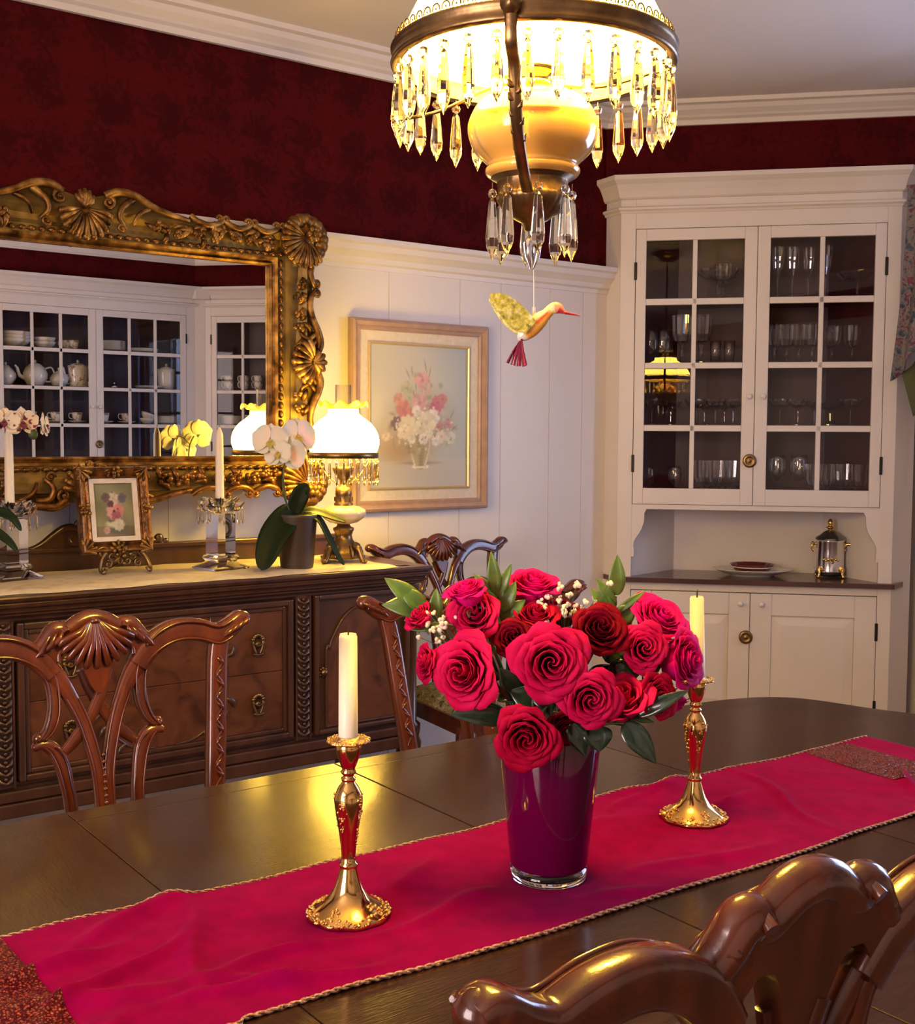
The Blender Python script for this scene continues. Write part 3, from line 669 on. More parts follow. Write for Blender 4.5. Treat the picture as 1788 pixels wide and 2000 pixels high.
# ------------------------------------------------------------------ pictures
class Paint:
    def __init__(s, nx, nz, bg): s.nx, s.nz = nx, nz; s.c = [bg(i/nx, j/nz) for j in range(nz+1) for i in range(nx+1)]
    def dab(s, x, z, rx, rz, col, a=0, soft=.35, op=1.0):
        ca, sa = math.cos(a), math.sin(a); R = max(rx, rz); asp = s.nz/s.nx*s.k
        for j in range(max(0,int((z-R)*s.nz)), min(s.nz,int((z+R)*s.nz)+1)+1):
            for i in range(max(0,int((x-R*asp)*s.nx)-1), min(s.nx,int((x+R*asp)*s.nx)+1)+1):
                dx, dz = (i/s.nx-x)/s.k2, j/s.nz-z; u, v = dx*ca+dz*sa, -dx*sa+dz*ca
                d = math.sqrt((u/rx)**2+(v/rz)**2)
                if d < 1:
                    t = min(1,(1-d)/soft)*op; k = j*(s.nx+1)+i; o = s.c[k]; s.c[k] = tuple(o[q]*(1-t)+col[q]*t for q in range(3))
    k = 1.0; k2 = 1.25
def canvas(p, w, h, name, m, parent, y):
    b = MB(); b.grid(lambda u, q: (-w/2+w*u, y, -h/2+h*q), p.nx, p.nz, False); b.col = p.c
    b.v += [(x, y+.006, z) for x, z in ((-w/2,-h/2),(w/2,-h/2),(w/2,h/2),(-w/2,h/2))]; n = len(b.v); b.f.append((n-1,n-2,n-3,n-4)); b.sm.append(False); b.col += [(.3,.25,.2)]*4
    return b.build(name, m, parent)
m_paint = painted('oil_paint', .5)
def frame_ring(prof, hw, hh):
    return ring_sweep(prof, hw, hh)
PIC = thing('floral_painting', 'tall framed painting of pink and white flowers on the panelled wall behind the lamp', 'picture', (2.482, 3.645, 1.424))
m_rosewood = noisy('pinkish_wood', [(.3,(.36,.235,.19)),(.7,(.45,.30,.24))], 6, 5, .4, stretch=(4,4,4))
m_liner = noisy('cream_liner', [(.3,(.62,.54,.44)),(.7,(.70,.62,.52))], 60, 3, .8)
m_pgold = plain('pale_gold_fillet', (.72,.55,.30), .35, .5)
frame_ring([(0,0),(0,-.016),(.006,-.022),(.014,-.020),(.018,-.028),(.030,-.034),(.038,-.030),(.042,-.018),(.042,0)], .268, .310).build('wood_frame', m_rosewood, PIC)
frame_ring([(0,0),(0,-.008),(.040,-.012),(.040,0)], .230, .272).build('liner', m_liner, PIC)
frame_ring([(0,0),(0,-.010),(.004,-.014),(.010,-.012),(.010,0)], .2205, .2625).build('gold_fillet', m_pgold, PIC)
R2 = random.Random(11)
def bg1(x, z):
    n = .5+.25*math.sin(x*7+z*5)+.25*math.sin(x*3-z*11+1)
    lo = max(0, min(1, (.22-z)/.1)); warm = max(0, 1-((x-.32)**2*7+(z-.28)**2*12)); cool = max(0,(x-.55)*1.6)*(1 if z > .2 else .4)
    c = [.50+.05*n, .47+.05*n, .40+.03*n]
    c = [c[0]*(1-.32*cool), c[1]*(1-.14*cool), c[2]*(1+.06*cool)]
    k = .55*warm*(1 if z > .18 else .2); c = [c[0]*(1-k)+.42*k, c[1]*(1-k)+.28*k, c[2]*(1-k)+.10*k]
    return tuple(c[q]*(1-.35*lo)+(.52,.47,.40)[q]*.35*lo for q in range(3))
P = Paint(110, 140, bg1); P.k2 = 1.19
P.dab(.50,.17,.24,.018,(.24,.17,.07),0,.8,.8)
for k in range(12):                                                  # glass vase
    z = .14+.24*k/11; hw = .055+.065*math.sin(min(1,k/9)*PI/2)
    P.dab(.505, z, hw, .022, (.46,.40,.22), 0, .3); P.dab(.515, z, hw*.4, .022, (.22,.15,.04), 0, .6, .7); P.dab(.505-hw*.85, z, .012, .02, (.72,.68,.50), 0, .5); P.dab(.505+hw*.85, z, .010, .02, (.66,.62,.46), 0, .5)
P.dab(.505,.138,.075,.010,(.75,.70,.52),0,.5); P.dab(.44,.142,.014,.012,(.8,.76,.62)); P.dab(.58,.142,.014,.012,(.8,.76,.62))
P.dab(.52,.48,.36,.30,(.30,.26,.14),0,1.0,.85); P.dab(.28,.26,.26,.12,(.42,.27,.09),0,.9,.7)
for k in range(90):
    a = R2.uniform(0,2*PI); r = R2.uniform(.05,.40); P.dab(.51+r*math.cos(a)*1.0, .50+r*math.sin(a)*.75, R2.uniform(.012,.030), R2.uniform(.02,.06), R2.choice([(.30,.27,.12),(.24,.20,.09),(.45,.40,.24),(.52,.46,.36)]), R2.uniform(0,PI), .8, .6)
for x, z, a, L in ((.38,.80,.5,.06),(.42,.83,.15,.05),(.56,.86,.25,.07),(.60,.80,-.2,.08),(.46,.72,0,.06),(.44,.66,.2,.05),(.84,.52,-.5,.05),(.86,.42,-.9,.05)): P.dab(x, z, .006, L, (.24,.22,.11), a, .6, .9)
def bloom(x, z, r, col, core=None):
    r *= 1.28; col = tuple(c*.92 for c in col)
    for k in range(9):
        a = k*2*PI/9+R2.uniform(-.2,.2); f = R2.uniform(.82,1.12)
        P.dab(x+.6*r*math.cos(a), z+.5*r*math.sin(a), r*.55, r*.36, tuple(c*f for c in col), a, .35, .95)
    P.dab(x, z, r*.3, r*.26, core or tuple(c*.7 for c in col), 0, .6, .9)
for x, z, r, c in ((.53,.76,.055,(.66,.36,.32)),(.56,.70,.04,(.62,.44,.38)),(.37,.70,.045,(.48,.46,.30)),(.29,.62,.04,(.62,.33,.24)),(.34,.55,.055,(.62,.25,.18)),(.36,.50,.05,(.60,.22,.20)),(.50,.60,.06,(.64,.38,.36)),(.69,.60,.05,(.58,.20,.20)),(.66,.56,.045,(.55,.16,.20)),(.74,.63,.035,(.55,.24,.20)),(.80,.45,.035,(.55,.30,.28)),(.70,.43,.035,(.52,.26,.22)),(.27,.45,.045,(.20,.12,.10)),(.64,.50,.05,(.78,.72,.66)),(.47,.54,.035,(.78,.70,.64)),(.38,.43,.07,(.80,.70,.50)),(.34,.39,.05,(.78,.68,.50)),(.57,.46,.07,(.78,.70,.52)),(.51,.42,.05,(.76,.70,.52)),(.83,.35,.04,(.66,.64,.54)),(.73,.36,.04,(.72,.62,.52)),(.16,.36,.03,(.68,.56,.36)),(.54,.34,.035,(.80,.76,.68)),(.67,.33,.035,(.78,.74,.70)),(.42,.34,.03,(.76,.70,.54)),(.60,.38,.03,(.74,.70,.56))): bloom(x, z, r, c)
for k in range(60): P.dab(R2.gauss(.52,.16), R2.gauss(.39,.07), .010, .012, R2.choice([(.78,.74,.62),(.72,.66,.5),(.30,.24,.12),(.64,.46,.42)]), R2.uniform(0,3), .5, .9)
canvas(P, .441, .525, 'canvas', m_paint, PIC, -.004)

EZ = thing('framed_flower_study', 'small gilt framed flower painting leaning on a brass easel on the sideboard', 'picture', (1.208, 3.372, 1.128), (math.radians(-11),0,math.radians(-2)))
frame_ring([(0,.01),(0,-.010),(.004,-.014),(.010,-.010),(.016,-.016),(.024,-.024),(.030,-.026),(.034,-.016),(.034,.012),(0,.012)], .071, .093).build('gilt_frame', m_giltd, EZ)
def orn(b, nm):
    b.v = [(x, y+.03 if y < -.045 else y, z) for x, y, z in b.v]; b.build(nm, m_gilt, EZ)
for sx in (-1,1):
    for sz in (-1,1):
        b = MB(); fan(b, (sx*.098,sz*.120), .035, math.atan2(-sz,-sx)-1, math.atan2(-sz,-sx)+1, 5, -.016, .008, .2, .005); orn(b, 'corner_ornament')
    b = MB(); grapes(b, (sx*.092,0), 12, .006, rm, .016); orn(b, 'side_ornament')
for sz in (-1,1): b = MB(); grapes(b, (0,sz*.116), 9, .006, rm, .014); fan(b, (0,sz*.122), .028, -sz*PI/2-1.2, -sz*PI/2+1.2, 5, -.016, .008, .2, .005); orn(b, 'side_ornament')
frame_ring([(0,0),(0,-.010),(.014,-.013),(.014,0)], .057, .079).build('liner', m_liner, EZ)
P = Paint(48, 64, lambda x, z: tuple(c*(.9+.2*math.sin(x*5+z*7)) for c in ((.20,.20,.11) if z > .2 else (.16,.12,.08)))); P.k2 = 1.35
P.dab(.5,.24,.22,.09,(.50,.50,.34),0,.5); P.dab(.55,.10,.26,.06,(.07,.10,.09),0,.6)
for k in range(46): a = R2.uniform(0,6.3); r = R2.uniform(0,.30); P.dab(.5+r*math.cos(a)*.9,.56+r*math.sin(a), .05, .035, R2.choice([(.05,.03,.04),(.07,.09,.06),(.14,.06,.07),(.22,.16,.17),(.10,.13,.09)]), R2.uniform(0,3), .5, .9)
for x, z, r, c in ((.52,.48,.15,(.62,.34,.30)),(.62,.50,.10,(.55,.20,.20)),(.55,.38,.09,(.30,.09,.12)),(.50,.72,.10,(.55,.45,.36)),(.30,.74,.08,(.12,.07,.09)),(.74,.73,.08,(.10,.09,.13)),(.42,.62,.06,(.10,.03,.05)),(.28,.12,.06,(.42,.28,.24)),(.6,.22,.1,(.58,.56,.42))): bloom(x, z, r, c)
P.dab(.50,.48,.035,.03,(.05,.01,.01)); P.dab(.60,.52,.022,.02,(.08,.01,.02))
canvas(P, .112, .156, 'canvas', m_paint, EZ, -.004)
ES = thing('brass_easel', 'openwork brass easel holding the small flower painting', 'easel', (1.222, 3.345, .9455))
b = MB()
for sx in (-1,1):
    b.tube(spline([(sx*.03,0,.075),(sx*.055,-.012,.06),(sx*.070,-.02,.035),(sx*.075,-.03,.012),(sx*.068,-.042,.007),(sx*.062,-.034,.016)],5), .0055, 7)
    for c, r, a in (((sx*.03,.05),.018,0),((sx*.062,.062),.014,1),((sx*.045,.028),.012,2),((sx*.012,.035),.012,3)):
        S = spiral(c, r, 1.3, a, 16, sx); b.tube([(p[0],-.012,p[1]) for p in S], [.0042*(1-.4*i/16) for i in range(17)], 7)
    b.tube(spline([(sx*.0,-.01,.078),(sx*.03,-.014,.066),(sx*.06,-.014,.078),(sx*.084,-.012,.066)],5), .004, 7)
    b.tube([(sx*.04,-.012,.05),(sx*.035,-.05,.048),(sx*.035,-.056,.058)], .003, 6)
    b.tube([(sx*.05,-.012,.03),(sx*.02,.04,.03),(0,.11,.003)], .003, 6)
for p, r in (((0,-.016,.07),.012),((0,-.016,.05),.009),((0,-.016,.028),.007),((.02,-.016,.055),.007),((-.02,-.016,.055),.007)): b.sphere(p, r, 10, 7)
b.build('scroll_front', m_brass, ES)
# ------------------------------------------------------------------ crystal candlesticks and candles on the sideboard
def prism_drop(b, c, L, r, seg=6, bead=0, a0=0):
    """faceted drop hanging from c"""
    x, y, z = c
    if bead: b.lathe([(.0005,-2*bead),(bead*.7,-1.6*bead),(bead,-bead),(bead*.7,-.4*bead),(.0005,0)], 8, (x,y,z), smooth=False); z -= 2*bead+.002
    rings = []
    for t, k in ((0,.30),(.05,.55),(.30,.78),(.64,1),(.78,.88),(1,.02)):
        rings.append([(x+r*k*math.cos(a0+2*PI*q/seg), y+r*k*math.sin(a0+2*PI*q/seg), z-L*t) for q in range(seg)])
    return b.loft(rings, smooth=False)
def crystal_stick(loc, label):
    t = thing('crystal_candlestick', label, 'candlestick', loc, (0,0,math.radians(12)))
    b = MB()
    def sq(h, z): return [(-h,-h,z),(h,-h,z),(h,h,z),(-h,h,z)]
    b.loft([sq(.060,0),sq(.062,.006),sq(.034,.022),sq(.034,.026)], smooth=False)
    b.build('foot', m_soft, t)
    MB().loft([sq(.036,.0265),sq(.040,.034),sq(.036,.042)], smooth=False).build('step', m_soft, t)
    MB().loft([sq(.030,.0425),sq(.0315,.046),sq(.0315,.165),sq(.030,.168)], smooth=False).build('column', m_soft, t)
    b = MB(); n = 8; b.lathe([(.018,.1685),(.030,.176),(.040,.186),(.040,.192),(.024,.196),(.016,.214),(.0135,.214),(.013,.190)], 16, smooth=False)
    for row, (R, z, L) in enumerate(((.046,.186,.030),(.036,.198,.026))):
        for k in range(n+2*row):
            a = 2*PI*(k+.5*row)/(n+2*row); ca, sa = math.cos(a), math.sin(a)
            P = [(R*.55*ca, R*.55*sa, z-.004),(R*ca+.004*sa, R*sa-.004*ca, z+.004),((R+L*.8)*ca,(R+L*.8)*sa, z+.018)]
            b.tube([P[0],((R+.004)*ca,(R+.004)*sa,z+.002),P[2]], [.010,.016,.006], 6, True, .35, (-sa,ca,0))
    b.build('petal_bobeche', m_soft, t)
    for k in range(8):
        a = 2*PI*k/8+.3; d = MB(); prism_drop(d, (.066*math.cos(a), .066*math.sin(a), .190), .045, .0055, 6, .0045); d.build('prism', m_prism, t)
    return t
def candle(loc, h, r0, r1, label, tip=.02, flat=False):
    t = thing('candle', label, 'candle', loc)
    prof = [(r0,0),(r0,.004),(r1,h-tip)]+([(r1*.96,h-.006),(r1*.9,h-.001),(r1*.5,h-.004),(.0005,h-.004)] if flat else [(r1*.93,h-tip*.8),(r1*.45,h-tip*.2),(.0012,h)])
    MB().lathe(prof, 20).build('wax', m_wax, t)
    MB().tube([(0,0,h-.006),(.0006,0,h+.004),(.0014,0,h+.010)], [.0011,.001,.0006], 6).build('wick', m_wick, t)
    return t
crystal_stick((1.508,3.285,.9455), 'square crystal candlestick between the easel and the white orchid')
crystal_stick((.917,3.375,.9455), 'square crystal candlestick at the left end of the sideboard runner')
candle((1.506,3.285,1.137), .238, .0135, .0115, 'ivory taper candle in the crystal candlestick beside the white orchid', .026)
candle((.913,3.375,1.137), .232, .0135, .0115, 'ivory taper candle in the crystal candlestick under the spotted orchid', .026)

# ------------------------------------------------------------------ orchids
m_leaf = noisy('orchid_leaf', [(.3,(.005,.012,.003)),(.7,(.010,.022,.005))], 6, 4, .5, stretch=(1,1,1), spec=.15)
m_orch = noisy('white_petal', [(.3,(.78,.72,.60)),(.7,(.84,.79,.69))], 20, 3, .5, sss=.25)
m_pot = noisy('brown_pot', [(.3,(.042,.025,.018)),(.7,(.058,.034,.024))], 10, 3, .5)
m_moss = noisy('pale_moss', [(.35,(.35,.28,.18)),(.6,(.62,.56,.46))], 60, 4, .9, bump=.5)
m_throat = plain('yellow_throat', (.55,.42,.08), .5)
m_spot = noisy('spotted_petal', [(.30,(.16,.012,.035)),(.36,(.20,.02,.04)),(.39,(.76,.62,.46)),(.8,(.82,.69,.54))], 60, 1, .5, sss=.2)
m_wine = plain('wine_lip', (.16,.012,.04), .45)
m_stemg = noisy('green_stem', [(.3,(.04,.06,.02)),(.7,(.08,.10,.03))], 20, 3, .5)
def strip_leaf(b, pts, wid, upv=(0,0,1), fold=.25, n=18, m=6, pw=.62):
    """leaf blade along a curve; wid = max half width"""
    P = [Vector(p) for p in spline(pts, max(2, n//(len(pts)-1)))]; k = len(P); U = Vector(upv)
    vs = []
    for i, p in enumerate(P):
        d = (P[min(i+1,k-1)]-P[max(i-1,0)]).normalized(); s = d.cross(U); s.normalize(); nn = s.cross(d)
        t = i/(k-1); wd = wid*(max(0,math.sin(PI*min(1,.10+.90*(t**.85 if pw > .9 else t))))**pw if t < 1 else 0)*(1-.15*t)
        for j in range(m+1):
            q = -1+2*j/m; vs.append(p+s*(wd*q)+nn*(fold*wd*abs(q)))
    fs = [(i*(m+1)+j, i*(m+1)+j+1, (i+1)*(m+1)+j+1, (i+1)*(m+1)+j) for i in range(k-1) for j in range(m)]
    b.add(vs, fs, True); return b
def petal_blade(b, c, nrm, upd, ang, L, W, cup=.18, n=8, m=8, r0=.08):
    """one rounded petal lying roughly in the plane facing nrm, at angle ang from upd"""
    N = Vector(nrm).normalized(); U = Vector(upd); U = (U-N*U.dot(N)).normalized(); S = U.cross(N)
    D = U*math.cos(ang)+S*math.sin(ang); T = D.cross(N); C = Vector(c)
    vs = []
    for i in range(n+1):
        t = i/n
        wd = W*(max(0,math.sin(PI*(.06+.92*t**.95)))**.55)
        for j in range(m+1):
            q = -1+2*j/m; tt = t*(1-.08*q*q*t)
            vs.append(C+D*(L*(r0+(1-r0)*tt))+T*(wd*q)+N*(cup*L*(t*t*.35-.18*t)+.10*W*q*q))
    b.add(vs, [(i*(m+1)+j, i*(m+1)+j+1, (i+1)*(m+1)+j+1, (i+1)*(m+1)+j) for i in range(n) for j in range(m)], True)
def orchid_flower(parent, c, nrm, R, mp, ml, roll=0, name='flower', wf=1):
    b = MB(); u = Vector((math.sin(roll),0,math.cos(roll)))
    N = Vector(nrm).normalized()
    for a in (0, 2.2, -2.2): petal_blade(b, Vector(c)-N*.004, nrm, u, a, R*.98, R*.43*wf)
    for a in (1.25, -1.25): petal_blade(b, c, nrm, u, a, R*1.02, R*.74*wf)
    f = b.build(name, mp, parent)
    b = MB(); C = Vector(c)+N*.008; b.sphere(C, R*.10, 8, 6)
    for sx in (-1,1): petal_blade(b, C, nrm, u, PI+sx*.6, R*.32, R*.11, 1.2)
    petal_blade(b, C, nrm, u, PI, R*.45, R*.12, 1.4)
    b.build('lip', ml, f); return f
PT = Vector((1.718,3.19,.9455))
OR = thing('white_orchid', 'white moth orchid in a plain brown pot on the sideboard beside the lamp', 'orchid', PT)
MB().lathe([(.0495,0),(.0515,.01),(.0625,.155),(.064,.162),(.0615,.165),(.058,.160),(.056,.145)], 32).build('pot', m_pot, OR)
MB().lathe([(.0565,.148),(.04,.156),(.0005,.160)], 20).build('moss', m_moss, OR)
b = MB()
LV = [([(-.01,0,.165),(-.04,-.015,.158),(-.10,-.04,.105),(-.135,-.055,.04),(-.15,-.06,.004)],.046,(-.55,-.8,.2)),
      ([(.01,-.01,.165),(.05,-.02,.170),(.11,-.03,.150),(.155,-.035,.135)],.024,(0,-.55,.83)),
      ([(.01,-.02,.162),(.045,-.045,.150),(.075,-.06,.09),(.105,-.07,.03),(.125,-.075,.006)],.024,(.6,-.75,.25)),
      ([(-.01,.0,.165),(-.004,-.012,.205),(.012,-.022,.238),(.03,-.03,.243)],.030,(-.3,-.9,.3)),
      ([(0,.02,.165),(.03,.06,.17),(.05,.09,.14)],.025,(0,.5,.8))]
for p, wd, uu in LV:
    l = MB(); strip_leaf(l, p, wd, uu); l.build('leaf', m_leaf, OR, solid=.0022)
b = MB(); b.tube(spline([(-.01,.01,.16),(-.045,.0,.225),(-.052,-.01,.29),(-.05,-.02,.33),(-.045,-.02,.37),(-.03,-.02,.40)],5), .0026, 7); b.tube(spline([(-.02,.0,.16),(-.04,-.005,.21),(-.052,-.01,.285)],5), .0022, 7)
b.tube([(-.045,-.02,.37),(-.07,-.02,.395),(-.095,-.02,.40)], .0018, 6)
b.build('flower_stem', m_stemg, OR)
for dx, dz, R, nn, ro in ((-.106,.388,.056,(-.35,-.9,.1),.1),(-.012,.402,.060,(-.05,-.98,.15),0),(-.052,.350,.058,(-.45,-.9,-.1),.3),(-.084,.352,.046,(-.7,-.6,.1),-.3)):
    orchid_flower(OR, (dx,-.03-.008*(dz<.37),dz), nn, R, m_orch, m_throat, ro)
SO = thing('spotted_orchid', 'burgundy spotted cream orchid arching over the left crystal candlestick', 'orchid', (.735,3.24,.9455))
MB().lathe([(.048,0),(.062,.155),(.064,.162),(.058,.160),(.055,.14),(.0005,.15)], 28).build('pot', m_pot, SO)
l = MB(); strip_leaf(l, [(.02,.0,.165),(.08,-.01,.20),(.135,-.02,.185),(.165,-.02,.145)], .018, (0,-.75,.66)); l.build('leaf', m_leaf, SO, solid=.002)
l = MB(); strip_leaf(l, [(.01,-.02,.165),(.07,-.03,.16),(.12,-.04,.125),(.15,-.04,.09)], .016, (0,-.8,.6)); l.build('leaf', m_leaf, SO, solid=.002)
l = MB(); strip_leaf(l, [(-.02,.0,.165),(-.08,-.01,.19),(-.15,-.02,.15)], .03, (0,-.6,.8)); l.build('leaf', m_leaf, SO, solid=.002)
MB().tube(spline([(0,0,.155),(.02,.0,.30),(.07,.0,.41),(.13,-.01,.445),(.19,-.01,.437),(.235,-.01,.43)],6), .0025, 7).build('flower_stem', m_stemg, SO)
for x, z, R, nn, ro in ((.122,.438,.043,(-.1,-1,.1),.1),(.170,.435,.045,(.0,-1,.05),-.05),(.228,.427,.040,(.85,-.55,.1),.2),(.07,.425,.040,(-.2,-1,0),0)):
    orchid_flower(SO, (x,-.03,z), nn, R, m_spot, m_wine, ro, wf=.80)
b = MB(); b.sphere((.200,-.022,.405), .014, 10, 7, .9, .8, 1.1); b.build('bud', m_stemg, SO)

# ------------------------------------------------------------------ table lamp
m_shade = glow('lit_milk_glass', (1,.63,.075), 36, (.35,.20,.02), 60, (.68,.74))
m_ruffle = glow('amber_ruffle', (1,.62,.015), 1.15); m_ruffle.node_tree.nodes['Principled BSDF'].inputs['Base Color'].default_value = (.45,.30,.02,1)
m_font = noisy('painted_milk_glass', [(.35,(.62,.40,.16)),(.5,(.78,.62,.40)),(.62,(.80,.66,.46)),(.7,(.55,.28,.15))], 14, 2, .2, coat=.6, sss=.2)
TL = thing('table_lamp', 'lit oil style table lamp with milk glass shade and crystal prisms on the sideboard', 'lamp', LP)
b = MB(); b.lathe([(.052,.012),(.056,.022),(.054,.040),(.040,.058),(.030,.072),(.027,.085),(.030,.098),(.034,.103),(.034,.110),(.024,.114),(.020,.122)], 28, (0,0,0), lambda a, z: 1+.05*math.cos(8*a)*(z < .06))
for k in range(4):
    a = PI/4+k*PI/2-.5; ca, sa = math.cos(a), math.sin(a)
    b.tube([(r*ca, r*sa, z) for r, z in spline([(.045,.05),(.066,.045),(.075,.025),(.084,.008),(.094,.006),(.096,.014)],4)], [.012]*5+[.009]*10+[.006]*6, 8)
    for q in (-.35,0,.35): b.tube([(.046*math.cos(a+q),.046*math.sin(a+q),.055),(.062*math.cos(a+q),.062*math.sin(a+q),.035),(.066*math.cos(a+q),.066*math.sin(a+q),.018)], [.004,.007,.003], 6)
b.build('cast_foot', m_brass, TL)
MB().lathe([(.020,.122),(.045,.128),(.066,.142),(.0735,.156),(.070,.168),(.052,.178),(.030,.182)], 32).build('font', m_font, TL)
b = MB(); b.lathe([(.030,.182),(.031,.188),(.027,.192),(.026,.215),(.027,.217),(.025,.240),(.012,.242),(.012,.262),(.030,.285),(.036,.300),(.034,.306)], 24)
for k in range(10): a = 2*PI*k/10; b.box(.0265*math.cos(a)-.003,.0265*math.cos(a)+.003,.0265*math.sin(a)-.003,.0265*math.sin(a)+.003,.196,.210)
for k in range(3): a = 2*PI*k/3; b.tube([(.02*math.cos(a),.02*math.sin(a),.25),(.06*math.cos(a),.06*math.sin(a),.275),(.108*math.cos(a),.108*math.sin(a),.338)], .0025, 6)
b.build('burner', m_brass, TL)
MB().lathe([(.1085,.334),(.1125,.336),(.1125,.352),(.1085,.354),(.1065,.344),(.1085,.334)], 48, caps=False).build('shade_ring', m_brass, TL)
b = MB(); SP = spline([(.106,.353),(.113,.372),(.1145,.392),(.108,.418),(.088,.446),(.062,.466),(.050,.478),(.048,.492)],4)
b.lathe(SP, 48, caps=False); b.build('shade', m_shade, TL)
def ruf(a, z): return 1+ (.10*math.cos(9*a)+.05*math.cos(5*a+1))*max(0,(z-.494)/.03)
b = MB(); rr = []
for k, (r, z) in enumerate([(.048,.492),(.052,.500),(.064,.508),(.074,.512),(.078,.506)]):
    rr.append([(r*ruf(2*PI*q/72,z)*math.cos(2*PI*q/72), r*ruf(2*PI*q/72,z)*math.sin(2*PI*q/72), z+.010*math.cos(9*2*PI*q/72+k*.4)*k/4) for q in range(72)])
b.loft(rr, True, False, False); b.build('ruffled_rim', m_ruffle, TL)
MB().lathe([(.024,.300),(.030,.36),(.024,.44),(.026,.568),(.0268,.5685),(.0248,.44),(.0308,.36),(.0248,.300)], 24, caps=False).build('chimney', m_thin, TL)
for k in range(30):
    a = 2*PI*k/30; d = MB(); prism_drop(d, (.1095*math.cos(a),.1095*math.sin(a),.332), .072, .0058, 6, .0055); d.build('prism', m_prism, TL)

# ------------------------------------------------------------------ dining table
TC = Vector((1.052, 1.205, 0)); TZ = .757
ENDP = [(1.60,1.815),(1.68,1.800),(1.745,1.776),(1.80,1.766),(1.86,1.768),(1.93,1.769),(2.01,1.762),(2.085,1.744),(2.14,1.720),(2.185,1.680),(2.212,1.625),(2.228,1.565),(2.246,1.50),(2.272,1.435),(2.30,1.37),(2.318,1.30),(2.324,1.24),(2.325,1.205)]
half = [(p[0]-TC.x, p[1]-TC.y) for p in spline(ENDP, 3)]
LEAFX = [-.485, 0, .485]; HWID = .611
tab = thing('dining_table', 'long dark polished oak dining table with serpentine ends', 'table', TC)
def top_poly(inset=0):
    up_ = [(x-inset*.9, y-inset) for x, y in half]
    return up_+[(x, -y) for x, y in up_[::-1][1:]]
def edge_round(poly, z0, z1, m, name, sg):
    P = [(sg*x, y) for x, y in poly]
    if sg < 0: P = P[::-1]
    return MB().prism(P, z0, z1).build(name, m, tab, bevel=.006, bseg=3)
for sg in (1, -1):
    rp = [(.486,HWID)]+top_poly()+[(.486,-HWID)]
    edge_round(rp, TZ-.024, TZ, m_tableend, 'end_leaf', sg)
for a, c in ((-.4845,-.0008),(.0008,.4845)):
    MB().box(a, c, -HWID, HWID, TZ-.024, TZ).build('table_leaf', m_table, tab, bevel=.0015)
b = MB()
for sy in (-1,1):
    for a, c in ((-.4845,-.001),(.001,.4845)): b.box(a, c, sy*.5585-.0011, sy*.5585+.0011, TZ-.001, TZ+.00015)
for sg in (-1,1):
    P = [(.487,.5585)]+[(x-.045, y-.052) for x, y in half if x-.045 > .5]; P = P+[(x,-y) for x, y in P[::-1][1:]]
    vs = []; N = len(P)
    for i, (x, y) in enumerate(P):
        a0 = P[max(i-1,0)]; a1 = P[min(i+1,N-1)]; d = Vector((a1[0]-a0[0],a1[1]-a0[1])).normalized(); n = Vector((-d.y,d.x))*.0012
        vs += [(sg*(x+n.x), y+n.y, TZ+.00015), (sg*(x-n.x), y-n.y, TZ+.00015)]
    b.add(vs, [(2*i,2*i+1,2*i+3,2*i+2) for i in range(N-1)])
b.build('inlay_line', m_inlay, tab)
b = MB()
for sy in (-1,1): b.box(-1.05,1.05,sy*.50-.012,sy*.50+.012,TZ-.10,TZ-.024)
for sx in (-1,1): b.box(sx*1.05-.012,sx*1.05+.012,-.51,.51,TZ-.10,TZ-.024)
b.build('apron', m_table, tab, bevel=.003)
for sx in (-1,1):
    for sy in (-1,1):
        b = MB(); P = spline([(sx*1.0,sy*.46,TZ-.03),(sx*1.03,sy*.49,.60),(sx*1.02,sy*.48,.42),(sx*.99,sy*.45,.2),(sx*.99,sy*.45,.08),(sx*1.02,sy*.48,.02)],4)
        b.tube(P, [.045,.052,.054,.052,.046,.04,.036,.033,.03,.028,.026,.025,.024,.023,.024,.026,.03,.036,.042,.045,.042][:len(P)], 12); b.sphere((sx*1.02,sy*.48,.04), .045, 12, 8, 1, 1, .85); b.build('leg', m_table, tab)

